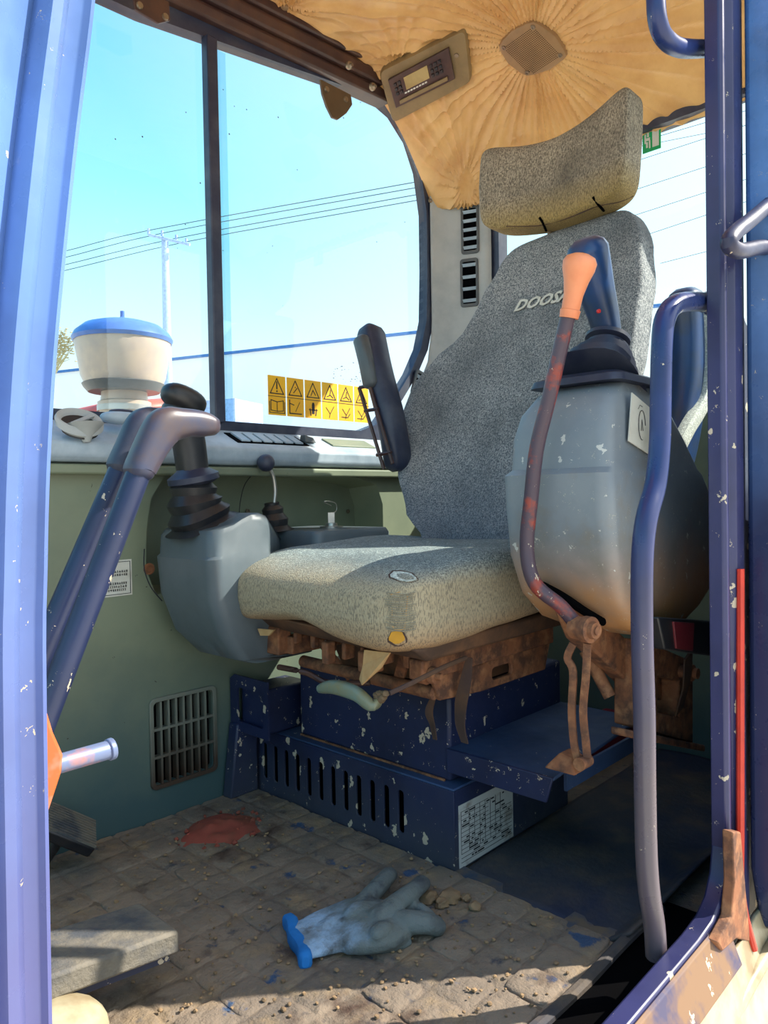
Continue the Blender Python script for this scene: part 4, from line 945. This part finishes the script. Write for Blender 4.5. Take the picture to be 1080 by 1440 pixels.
# pillar vents
def pillvec(u, z):
    p = pill(u, (z-.40)/1.12); a = pill(min(1, u+.02), (z-.40)/1.12)-pill(max(0, u-.02), (z-.40)/1.12); a.normalize(); n_ = a.cross(AZ); 
    if n_.dot(EYE-p) < 0: n_ = -n_
    return p, a, n_
def find_u(px, py):
    best = None
    for i in range(101):
        for j in range(140):
            u = i/100; z = .6+.9*j/139; p = pill(u, (z-.40)/1.12); q = p-EYE; w_ = q.dot(cd); x = 540+F*q.dot(cr)/w_; y = 720-F*q.dot(cu)/w_
            d_ = (x-px)**2+(y-py)**2
            if best is None or d_ < best[0]: best = (d_, u, z)
    return best[1], best[2]
for (px, py, h_, nsl, w2, labl) in ((661, 323, .068, 5, .026, 'upper of two dark louvred vents on the corner pillar trim'), (661, 398, .068, 4, .026, 'lower louvred vent on the pillar, half behind backrest'), (586, 541, .036, 3, .026, 'small louvred vent low on the pillar behind folded armrest')):
    u, z = find_u(px, py); p, a, n_ = pillvec(u, z); up = AZ
    if py > 500: up = (AZ+a*.35).normalized(); a = n_.cross(up).normalized()
    t = thing('pillar_vent', p, labl, 'vent', 'pillar vents')
    fr = lambda u_, v_, w_: p+a*u_+up*v_+n_*(w_)
    bm = bmn(); plate(bm, rrect(-w2, w2, -h_, h_, .008), [rrect(-w2+.007, w2-.007, -h_+.009, h_-.009, .004)], fr, .007); obj('bezel', bm, vent_m, t, bevel=.001)
    bm = bmn(); loft(bm, [[fr(x, y, w_) for x, y in ((-w2+.004, -h_+.004), (w2-.004, -h_+.004), (w2-.004, h_-.004), (-w2+.004, h_-.004))] for w_ in (.0025, .0035)]); obj('recess_shade', bm, dark, t)  # flat black sheet paints the shade of a recess
    for i in range(nsl):
        y = lerp(-h_+.018, h_-.018, i/(nsl-1)); bm = bmn()
        obox(bm, fr(0, y, .005), a, (up+n_*.6).normalized(), (n_-up*.6).normalized(), w2-.006, .0045, .0010); obj('louvre', bm, ledge_m, t)
for px, py in ((604, 283), (683, 283)):
    u, z = find_u(px, py); p, a, n_ = pillvec(u, z); bm = bmn(); lathe(bm, p, n_, [(0, .007), (.003, .006), (.003, .003), (.001, .002)], 12); tag(obj('trim_screw', bm, screwm), '%s screw at the top of the corner pillar trim' % ('left' if px < 650 else 'right'), 'screw')

# ================================================================== CEILING DETAILS
def lframe(p):
    e_ = .01; dzx = (liner_z(p.x+e_, p.y)-liner_z(p.x-e_, p.y))/(2*e_); dzy = (liner_z(p.x, p.y+e_)-liner_z(p.x, p.y-e_))/(2*e_)
    ax = V((1, 0, dzx)).normalized(); ay = V((0, 1, dzy)); ay = (ay-ax*ay.dot(ax)).normalized(); nn = ax.cross(ay)
    return ax, ay, (nn if nn.z < 0 else -nn)
sa, sb_, sn = lframe(SPK)
spk = thing('ceiling_speaker', SPK, 'brown perforated square speaker cover screwed to the headliner', 'speaker')
# orientation from its corners in the photograph
cn = [on_liner(x, y) for x, y in ((752, 26), (799, 74), (742, 104), (702, 62))]; cc = sum(cn, V((0, 0, 0)))/4
def rel(p): d_ = p-cc; return (d_.dot(sa), d_.dot(sb_))
cq = [rel(p) for p in cn]
outl = []
for i in range(4):
    p0, p1 = V(cq[i]), V(cq[(i+1) % 4]); p0 = p0*1.04; p1 = p1*1.04; pm = (p0+p1)/2; pm = pm*1.16; pp_ = V(cq[i-1])*1.04
    a = lerp(p0, p1, .20)*1.05; b = lerp(p0, pp_, .20)*1.05; outl.append(tuple(b)); outl.append(tuple(p0*.93)); outl.append(tuple(a)); outl.append(tuple(pm))
def SP(u, v, w_): return cc+sa*u+sb_*v+sn*w_
bm = bmn(); R = [[SP(u*s, v*s, w_) for u, v in outl] for s, w_ in ((1.04, -.006), (1.04, .004), (1.0, .010), (.92, .012))]; loft(bm, R); obj('cover', bm, speaker_m, spk)
bm = bmn()
e1_, e2_ = (V(cq[1])-V(cq[0])), (V(cq[3])-V(cq[0]))
for i in range(22):
    for j in range(22):
        p = V(cq[0])+e1_*((i+1.5)/24)+e2_*((j+1.5)/24)
        if (i < 2 and j < 2) or (i > 19 and j > 19) or (i < 2 and j > 19) or (i > 19 and j < 2): continue
        q_ = SP(p.x*.93, p.y*.93, .0122); a = (sa*e1_.x+sb_*e1_.y).normalized(); b = sn.cross(a); r_ = .0014
        v_ = [bm.verts.new(q_+a*(r_*math.cos(t))+b*(r_*math.sin(t))) for t in (0, PI/2, PI, 3*PI/2)]; v2 = bm.verts.new(q_+sn*.0003)
        for k in range(4): bm.faces.new((v_[k], v_[(k+1) % 4], v2))
o = obj('perforation', bm, dark, spk); o['kind'] = 'stuff'
for c_ in cq: bm = bmn(); lathe(bm, SP(c_[0]*.82, c_[1]*.82, .011), sn, [(0, .006), (.003, .005), (.003, .0025), (.0018, .002)], 12); obj('screw', bm, screwm, spk)

# radio
rcn = [on_liner(x, y, .012) for x, y in ((533, 98), (655, 40), (664, 112), (552, 174))]; rc_ = sum(rcn, V((0, 0, 0)))/4
ra_ = ((rcn[1]-rcn[0])+(rcn[2]-rcn[3])).normalized(); rb_ = ((rcn[3]-rcn[0])+(rcn[2]-rcn[1])); rb_ = (rb_-ra_*rb_.dot(ra_)).normalized(); rn = ra_.cross(rb_); rn = rn if rn.dot(EYE-rc_) > 0 else -rn
rad = thing('cab_radio', rc_, 'ceiling radio with display and tape slot in an olive surround', 'radio')
RL = [((p-rc_).dot(ra_), (p-rc_).dot(rb_)) for p in rcn]
def RP(u, v, w_): return rc_+ra_*u+rb_*v+rn*w_
def rpoly(s, n=5):
    o_ = []
    for i in range(4):
        p0 = V(RL[i]); pa, pb = V(RL[i-1]), V(RL[(i+1) % 4]); r_ = .16
        A, B = p0+(pa-p0).normalized()*.018, p0+(pb-p0).normalized()*.018
        for k in range(n+1):
            t = k/n; q_ = A*(1-t)**2+p0*2*t*(1-t)+B*t*t; o_.append((q_.x*s, q_.y*s))
    return o_
bm = bmn(); loft(bm, [[RP(u, v, w_) for u, v in rpoly(s)] for s, w_ in ((1.02, -.05), (1.0, .0), (.97, .006))]); obj('surround', bm, radio_grey, rad)
W_, H_ = (V(RL[1])-V(RL[0])).length/2, (V(RL[3])-V(RL[0])).length/2
sh = (RL[3][0]-RL[0][0]+RL[2][0]-RL[1][0])/2/(2*H_)
def rb(bm, u0_, u1_, v0, v1, w0, w1):
    f = lambda u, v, w_: RP(u*W_+v*H_*sh, v*H_, w_)
    hexa(bm, [f(u0_, v0, w0), f(u1_, v0, w0), f(u1_, v1, w0), f(u0_, v1, w0), f(u0_, v0, w1), f(u1_, v0, w1), f(u1_, v1, w1), f(u0_, v1, w1)])
bm = bmn(); rb(bm, -.80, .64, -.60, .42, .0062, .014); fpn = obj('faceplate', bm, rail_brown, rad, bevel=.002)
bm = bmn(); rb(bm, -.44, .12, -.44, -.02, .0142, .0155); obj('display', bm, lcd, fpn)
bm = bmn(); rb(bm, -.66, .50, .20, .32, .0142, .0185); obj('slot_flap', bm, radio_grey, fpn, bevel=.0008)
for i, (u, v) in enumerate([(-.66+(k % 2)*.1, -.36+(k//2)*.16) for k in range(6)]+[(.2+(k % 3)*.10, -.36+(k//3)*.16) for k in range(9)]):
    bm = bmn(); rb(bm, u-.032, u+.032, v-.05, v+.05, .0142, .0175); obj('button', bm, black, fpn, bevel=.0006)
bm = textmesh('RADIO', .01, lambda x, y, z: RP(-.25*W_-0+(x), .09*H_-y, .0144+z), 0, 0, .0003); bm.free()
bm = bmn()
for k in range(8): rb(bm, -.5+k*.07, -.45+k*.07, .04, .09, .0142, .0148)
obj('marking', bm, white_m, fpn)
bm = bmn(); lathe(bm, RP(.80*W_, -.22*H_, .005), rn, [(0, .006), (.003, .005), (.003, .0025)], 12); obj('screw', bm, screwm, rad)

# roof rail along the window top
rail = thing('window_rail', (.8, YW-.03, 1.62), 'dark brown grooved roller rail above the side window', 'rail')
def rz(x): return 1.604+.012*(x-.76)/.7 if x > .0 else 1.60
for nm, yo, z0_, z1_, xe in (('lower_channel', .018, -.008, .028, 1.50), ('mid_channel', .034, .020, .060, 1.47), ('upper_tube', .046, .052, .112, 1.44)):
    bm = bmn(); rings = []
    for x in (-.44, .2, .76, 1.1, xe):
        z = lerp(1.596, 1.668, max(0, (x-.2))/1.24) if x > .2 else 1.596
        rings.append([V((x, YW-yo, z+z0_)), V((x, YW+.03, z+z0_)), V((x, YW+.03, z+z1_)), V((x, YW-yo, z+z1_-.006)), V((x, YW-yo-.006, z+(z0_+z1_)/2+.004))])
    loft(bm, rings); obj(nm, bm, rail_brown, rail, bevel=.004)
bm = bmn(); p = at(472, 140, Y=YW-.06)
outl2 = [(p_.x, p_.z) for p_ in (at(x, y, Y=YW-.06) for x, y in ((449, 112), (492, 134), (494, 148), (486, 160), (474, 169), (466, 166), (458, 150), (452, 132)))]
plate(bm, outl2, [], lambda u, v, w_: V((u, YW-.064+w_, v)), .006); hb = obj('hanger_plate', bm, plain('hanger_paint', (92, 74, 54), .4), rail, bevel=.001)
for px, py in ((459, 126), (486, 140)): bm = bmn(); lathe(bm, at(px, py, Y=YW-.064), -AY, [(0, .007), (.004, .006), (.004, .003)], 10); obj('bolt', bm, screwm, hb)
bm = bmn(); plate(bm, [(p_.x, p_.z) for p_ in (at(x, y, Y=YW-.06) for x, y in ((186, -20), (236, 4), (238, 30), (222, 34), (188, 14)))], [], lambda u, v, w_: V((u, YW-.064+w_, v)), .006); hb = obj('end_plate', bm, rail_brown, rail, bevel=.001)
for px, py in ((196, 8), (232, 24)): bm = bmn(); lathe(bm, at(px, py, Y=YW-.064), -AY, [(0, .007), (.004, .006), (.004, .003)], 10); obj('bolt', bm, screwm, hb)
for px, py, lbl in ((490, 92, 'stud'), (523, 122, 'tail')):
    bm = bmn(); lathe(bm, at(px, py, Y=YW-.05), V((0, -1, -.3)), [(0, .010), (.006, .009), (.008, .005), (.014, .004)], 12); obj('roller_stud', bm, screwm, rail)
for p, l_ in ((CLIP, 'small clip gathering headliner creases near the top edge'), (CLIP2, 'small clip in the headliner left of the radio')):
    bm = bmn(); lathe(bm, p-V((0, 0, .004)), -AZ, [(-.008, .010), (.002, .009), (.004, .005)], 12); tag(obj('liner_clip', bm, speaker_m), l_, 'clip')

# green sticker on rear window
a, b = at(901, 183, X=XR-.004), at(927, 206, X=XR-.004)
bm = bmn(); box(bm, XR+.0055, XR+.007, b.y, a.y, b.z, a.z); gs = tag(obj('exit_sticker', bm, green), 'green and white emergency exit sticker on the rear window', 'sticker')
bm = bmn(); yc, zc = (a.y+b.y)/2, (a.z+b.z)/2; wv, hv = (a.y-b.y), (a.z-b.z)
def gb(u0_, u1_, v0, v1): box(bm, XR+.0045, XR+.0054, b.y+wv*(1-u1_), b.y+wv*(1-u0_), b.z+hv*v0, b.z+hv*v1)
gb(.55, .9, .15, .85); gb(.12, .2, .4, .8); gb(.2, .42, .5, .62); gb(.26, .36, .66, .84); gb(.2, .3, .2, .45); gb(.36, .44, .15, .5)
obj('exit_symbol', bm, white_m, gs)

# ================================================================== DOOR SIDE TUBES
gh = thing('door_handrail', at(921, 1345, Y=.375), 'long bent blue grab rail standing inside the rear door post', 'handrail')
P = [at(x, y, Y=.375) for x, y in ((1000, 426), (975, 424), (950, 428), (936, 446), (931, 480), (929, 560), (928, 620), (922, 680), (909, 730), (903, 790), (903, 900), (906, 1000), (907, 1100), (909, 1200), (913, 1255), (920, 1300), (923, 1345))]
bm = bmn(); tube(bm, P, .0128, 16, 4); obj('tube', bm, blue_tube, gh)
bm = bmn(); p = at(1000, 426, Y=.375)
for i in range(10):
    t = i*PI/5; ellip(bm, p+V((-.004, .0125*math.cos(t), .0125*math.sin(t))), .004, .0045, .0045, 4, 2.0, jit=.3)
obj('weld_bead', bm, blue_tube, gh)
th = thing('grab_handle', at(1000, 68, Y=.38), 'blue looped grab handle at the top of the rear door post', 'handle')
P = [at(x, y, Y=.38) for x, y in ((922, -60), (922, -10), (925, 30), (936, 55), (960, 68), (1006, 68))]
bm = bmn(); tube(bm, P, .0115, 14, 5); obj('tube', bm, blue_tube, th)

# open door folded back against the cab side, seen at the right edge
dr = thing('cab_door', (1.5, .29, .02), 'open blue cab door folded back at the right edge with pull bar', 'door')
bm = bmn(); YD = .285
plate(bm, [(1.0705, .10), (1.11, .0), (1.9, .0), (1.9, 1.7), (1.0705, 1.7)], [rrect(1.18, 1.82, .62, 1.62, .05)], lambda u, v, w_: V((u, YD+w_, v)), .048); obj('door_frame', bm, blue('door_blue', (84, 128, 190), .2, .2, .3, (srgb(34, 40, 74), 1.0, .55, .95)), dr, bevel=.008, seg=3)  # door blue turns dark navy towards the bottom
bm = bmn(); box(bm, 1.17, 1.83, YD+.02, YD+.024, .61, 1.63); obj('door_pane', bm, glass, dr, flat=True)
bm = bmn(); tube(bm, [at(1041, y, Y=.331) for y in (800, 1000, 1180, 1240)]+[at(1048, 1290, Y=.327), at(1060, 1335, Y=.320)], .0052, 8, 3); o = obj('door_seal', bm, redseal, dr); o['label'] = 'bright red rubber seal on the lower door edge'
P = [at(1110, 262, Y=.31), at(1060, 306, Y=.30), at(1033, 328, Y=.30), at(1025, 343, Y=.30), at(1040, 353, Y=.30), at(1070, 348, Y=.305), at(1110, 350, Y=.31)]
bm = bmn(); tube(bm, P, .0098, 12, 5); o = obj('pull_bar', bm, blue('pull_bar_paint', (48, 50, 80), .3, .2, .2), dr)
# exterior cream body below the door
bd = thing('cream_body_panel', (1.2, .1, -.5), 'cream curved machine body panel below the door sill at lower right', 'panel')
bm = bmn()
bpr = smooth([(.332, .03), (.326, .0), (.312, -.05), (.290, -.13), (.24, -.28), (.20, -.50)], 4)
bm = bmn(); grid(bm, lambda u, v: (lambda q_: V((lerp(.30, 1.95, u), q_[0]-.008*max(0, math.sin(u*20)), q_[1])))(bpr[round(v*(len(bpr)-1))]), 40, len(bpr)-1); obj('curved_panel', bm, cream, bd, solid=.006)
bm = bmn(); P = [V((x, y, z)) for x, y, z in ((.80, .318, -.055), (.92, .316, -.035), (1.05, .316, -.02), (1.3, .314, -.012))]; tube(bm, P, .010, 10, 4); obj('raised_rib', bm, cream, bd)

# ================================================================== GLOVE
gl = thing('work_glove', at(510, 1310, Z=.012), 'crumpled grey knit work glove with blue cuff lying on the floor mat', 'glove')
def G(x, y, z=.022): return at(x, y, Z=z)
ca, cb = G(406, 1297, .018), G(431, 1351, .018); cdir = (cb-ca).normalized(); h0 = (cb-ca).length/2
bm = bmn()
P = [(G(420, 1323), .90, .0080), (G(442, 1317), .93, .010), (G(470, 1307), 1.08, .013), (G(500, 1300, .026), 1.22, .017), (G(530, 1298, .028), 1.22, .019), (G(556, 1292, .026), .9, .017)]
PS = smooth([(p.x, p.y, p.z, h*h0, t) for p, h, t in P], 5)
sweep(bm, PS, [p[3] for p in PS], [p[4] for p in PS], 18, 2.4, ref=cdir, rnd=False)
for pts, r0_, r1_ in ((((498, 1284, .03), (522, 1258, .034), (540, 1238, .034), (548, 1229, .03)), .016, .0135), (((530, 1292, .04), (560, 1268, .045), (582, 1252, .045), (594, 1241, .04)), .016, .0135),
                      (((545, 1300, .03), (575, 1297, .034), (600, 1298, .03), (613, 1302, .022)), .020, .0175), (((548, 1280, .03), (578, 1276, .03), (596, 1284, .028), (606, 1292, .022)), .014, .012), (((500, 1326, .020), (535, 1329, .018), (560, 1327, .017), (574, 1324, .015)), .016, .007)):
    Pk = smooth([tuple(G(*p))+(lerp(r0_, r1_, k/3),) for k, p in enumerate(pts)], 5); sweep(bm, Pk, [p[3] for p in Pk], [p[3]*.78 for p in Pk], 12)
ellip(bm, G(505, 1283, .037), .024, .018, .012, 4); ellip(bm, G(536, 1310, .040), .020, .012, .011, 4); ellip(bm, G(470, 1296, .030), .03, .012, .008, 4)
gdir = (G(560, 1290, .02)-G(420, 1322, .02)); gl_ = gdir.length; gdir.normalize(); g0_ = G(420, 1322, .02)
q = M('glove_knit', srgb(150, 178, 204), .9); q.mottle(srgb(120, 134, 146), 26, .46, .6)
dn = q.n.new('ShaderNodeVectorMath'); dn.operation = 'DOT_PRODUCT'; q.l.new(q.tc, dn.inputs[0]); dn.inputs[1].default_value = gdir; off = g0_.dot(gdir)
dd_ = q.math('ADD', dn.outputs['Value'], q.math('MULTIPLY', q.math('SUBTRACT', q.noise(22, 5), .5), .12))
q.mix(q.rng(dd_, off+gl_*.25, off+gl_*.62, 0, .95), srgb(100, 108, 104)); q.mix(q.rng(dd_, off+gl_*1.18, off+gl_*1.5, 0, .85), srgb(52, 52, 62)); q.mottle(srgb(76, 82, 84), 30, .55, .7)
q.bump(q.noise(60, 5), .7, .006); q.bump(q.noise(420, 2, stretch=(1, .3, 1)), .5, .0015)
obj('knit_body', bm, q.done(), gl, remesh=.0024)
bm = bmn(); P = [lerp(ca, cb, t/8)+V((0, 0, .0015*math.sin(t*1.7)))+gdir*(.002*math.sin(t*1.3)) for t in range(9)]
sweep(bm, P, .0125, .0095, 12, 3, ref=(0, 0, 1)); obj('cuff_band', bm, cuff_m, gl)

# dirt on the floor
bm = bmn()
for i in range(420):
    px, py = random.uniform(150, 800), random.uniform(1130, 1430)
    p = at(px, py, Z=.014); 
    if not (.0 < p.x < .92 and .47 < p.y < 1.27): continue
    r_ = random.uniform(.0012, .0035); ellip(bm, p, r_, r_, r_*.7, 2, 2, jit=.5)
o = tag(obj('floor_grit', bm, clod_m), 'loose crumbs of dry earth strewn over the floor mat', 'dirt'); o['kind'] = 'stuff'
for i, (px, py, r_) in enumerate(((632, 1262, .016), (622, 1270, .011), (668, 1275, .010), (655, 1262, .008), (590, 1255, .010), (604, 1262, .014))):
    bm = bmn(); ellip(bm, at(px, py, Z=.016), r_, r_*.9, r_*.65, 5, 2, jit=.5); tag(obj('dirt_clod', bm, clod_m), ('largest brown clod of earth right of the glove fingertips', 'brown clod just below the largest clod beside the glove', 'small clod farthest right of the glove', 'small brown clod above and right of the largest clod', 'clod at the pedestal corner behind the glove finger', 'round clod between glove and pedestal corner')[i], 'clod', 'clods beside the glove')
bm = bmn(); c = at(314, 1166, Z=.01)
def mound(u, v):
    a = u*2*PI; r_ = v*(.085+.02*noise.noise(V((math.cos(a)*1.5, math.sin(a)*1.5, 0)))); x, y = c.x+r_*math.cos(a), c.y+r_*math.sin(a)*.8
    return V((x, y, .010+.016*(1-v*v)*(1+.7*noise.noise(V((x*40, y*40, 0))))-.004*v))
grid(bm, mound, 36, 14); bmesh.ops.remove_doubles(bm, verts=bm.verts[:], dist=.0004)
for i in range(60):
    a = random.uniform(0, 2*PI); r_ = random.uniform(0, .09); s_ = random.uniform(.0015, .005); ellip(bm, V((c.x+r_*math.cos(a), c.y+r_*.8*math.sin(a), .020-.08*r_)), s_, s_, s_, 2, 2, jit=.5)
o = tag(obj('red_dust_pile', bm, reddust), 'low pile of red dust and crumbs on the mat before the slotted pedestal', 'dust'); o['kind'] = 'stuff'

# ================================================================== OUTSIDE
pc = thing('air_precleaner', (0, 0, 0), 'round air precleaner bowl with blue lid outside the side window', 'precleaner'); 
c = at(174, 520, Y=2.3); sc2 = (c-EYE).dot(cd)/F; pc.location = V((c.x, c.y, c.z-.25))
def zz(py): return at(174, py, Y=2.3).z
prof = lambda L_: [(zz(y)-c.z, w_*sc2) for y, w_ in L_]
bm = bmn(); lathe(bm, c, AZ, prof([(545, 30), (542, 52), (530, 57), (500, 62), (482, 65), (478, 64)]), 36); obj('bowl', bm, bowl_m, pc)
bm = bmn(); lathe(bm, c, AZ, prof([(483, 66), (478, 68), (470, 64), (460, 52), (455, 36), (454, 5)]), 36); obj('lid', bm, lid_m, pc)
bm = bmn(); lathe(bm, c, AZ, prof([(455, 5), (448, 5), (446, 3), (438, 3)]), 12); obj('lid_stud', bm, lid_m, pc)
bm = bmn(); lathe(bm, c, AZ, prof([(640, 34), (578, 34), (576, 36), (566, 36), (564, 32), (545, 30)]), 30); obj('neck', bm, bowl_m, pc)
bm = bmn(); lathe(bm, c, AZ, prof([(579, 37), (571, 37)]), 30); obj('clamp_band', bm, chrome, pc)
bm = bmn(); lathe(bm, c, AZ, prof([(552, 48), (545, 54), (541, 56), (538, 50)]), 30); obj('vane_ring', bm, vent_m, pc)
bm = bmn(); a = at(232, 590, Y=2.6); hexa(bm, [(a.x-.4, 2.35, GZ), (a.x+.25, 2.35, GZ), (a.x+.25, 2.9, GZ), (a.x-.4, 2.9, GZ), (a.x-.35, 2.4, a.z+.02), (a.x+.05, 2.4, a.z+.08), (a.x+.05, 2.85, a.z+.08), (a.x-.35, 2.85, a.z+.02)]); tag(obj('engine_hood', bm, body_m, bevel=.03), 'machine hood below the precleaner, its red standing for a reflection', 'hood')  # the hood's red-orange paints a blurry red reflection
# pole
PD = 16; v = ray(236, 560); k = PD/v.dot(cd); pb = EYE+v*k; pt = EYE+ray(232, 336)*k
bm = bmn(); cyl(bm, V((pb.x, pb.y, GZ)), V((pt.x, pt.y, pt.z)), .118, 14, .075); po = tag(obj('utility_pole', bm, pole_m), 'pale concrete utility pole with crossarm beyond the side window', 'pole')
a, b = EYE+ray(209, 330)*k, EYE+ray(267, 344)*(k*.985)
bm = bmn(); cyl(bm, a, b, .032, 8); obj('crossarm', bm, pole_m, po)
ins = [(209, 326), (228, 329), (248, 335), (262, 340)]
for i, (x, y) in enumerate(ins):
    p = EYE+ray(x, y)*k; bm = bmn(); cyl(bm, p-V((0, 0, .05)), p+V((0, 0, .07)), .03, 8); obj('insulator', bm, pole_m, po)
wires = (((60, 361), (209, 324), (590, 255)), ((60, 370), (228, 328), (590, 263)), ((60, 380), (248, 335), (590, 273)), ((60, 388), (262, 340), (590, 281)))
nmz = ('topmost', 'second from top', 'third from top', 'lowest')
for i, wv_ in enumerate(wires):
    P = [EYE+ray(wv_[0][0]-300, wv_[0][1]+70)*(k*1.25), EYE+ray(*wv_[0])*(k*1.08), EYE+ray(*wv_[1])*k, EYE+ray(*wv_[2])*(k*.8), EYE+ray(wv_[2][0]+200, wv_[2][1]-38)*(k*.72)]
    bm = bmn(); tube(bm, P, .0075, 5, 4); tag(obj('power_line', bm, wire_m), '%s of the four wires at the utility pole' % nmz[i], 'wire', 'wires on the utility pole')
rl = (((700, 258), (1000, 170)), ((700, 290), (1000, 192)), ((700, 330), (1000, 232)), ((700, 365), (1000, 268)), ((700, 400), (1000, 300)), ((930, 370), (1000, 352)), ((700, 245), (1000, 186)))
for i, (p0, p1) in enumerate(rl):
    k2 = 26+i*.6; a, b = EYE+ray(*p0)*k2, EYE+ray(*p1)*k2; dd = b-a
    bm = bmn(); cyl(bm, a-dd*.02, b+dd*.6, .010, 5); tag(obj('power_line', bm, wire_m), ('second','fourth','fifth','sixth','seventh','lowest','topmost')[i]+' thin power wire from the top behind the rear window', 'wire', 'wires behind the rear window')
# distant white building with blue roof edge
A = EYE+ray(60, 529)*24; B = EYE+ray(620, 464)*19; dd = (B-A); dd.z = 0; A2, B2 = A-dd*.6, B+dd*.5
zA, zB = A.z, B.z; ztop = (zA+zB)/2
bm = bmn(); nn = V((-dd.y, dd.x, 0)).normalized(); nn = nn if nn.dot(cd) > 0 else -nn
hexa(bm, [V((A2.x, A2.y, GZ)), V((B2.x, B2.y, GZ)), V((B2.x, B2.y, GZ))+nn*8, V((A2.x, A2.y, GZ))+nn*8, V((A2.x, A2.y, zA)), V((B2.x, B2.y, zB)), V((B2.x, B2.y, zB))+nn*8, V((A2.x, A2.y, zA))+nn*8])
wb = tag(obj('warehouse', bm, bld_m), 'long white building with blue roof edge beyond the side window', 'building')
bm = bmn(); loft(bm, [[V((p.x, p.y, z))-nn*.08, V((p.x, p.y, z))+nn*.1, V((p.x, p.y, z-.07))+nn*.1, V((p.x, p.y, z-.07))-nn*.08] for p, z in ((A2, zA+.07), (B2, zB+.07))]); obj('roof_edge', bm, trimb_m, wb)
# lower annex
a = EYE+ray(246, 567)*17; b = EYE+ray(330, 560)*16.5
bm = bmn(); hexa(bm, [V((a.x, a.y, GZ)), V((b.x, b.y, GZ)), V((b.x, b.y, GZ))+nn*1.2, V((a.x, a.y, GZ))+nn*1.2, a, b, b+nn*1.2, a+nn*1.2]); tag(obj('low_shed', bm, pole_m), 'low pale shed in front of the white building beside the divider bar', 'shed')
# tree sprig far left
tr = thing('bare_tree', (EYE+ray(88, 520)*22), 'sparse yellowish bare tree beside the front post', 'tree'); tr.location.z = GZ
base = EYE+ray(70, 530)*22
bm = bmn(); cyl(bm, V((base.x, base.y, GZ)), base, .10, 8, .05)
random.seed(3)
for i in range(34):
    a = base+V((0, 0, random.uniform(-.3, .3))); b = EYE+ray(random.uniform(55, 106), random.uniform(462, 505))*22; cyl(bm, a.lerp(b, .2), b, .018, 4, .006)
obj('branches', bm, tree_m, tr)
bm = bmn()
for i in range(260):
    p = EYE+ray(random.gauss(84, 12), random.gauss(484, 10))*22; ellip(bm, p, .05, .05, .02, 1, 2)
o = obj('foliage', bm, tree_m, tr); o['kind'] = 'stuff'
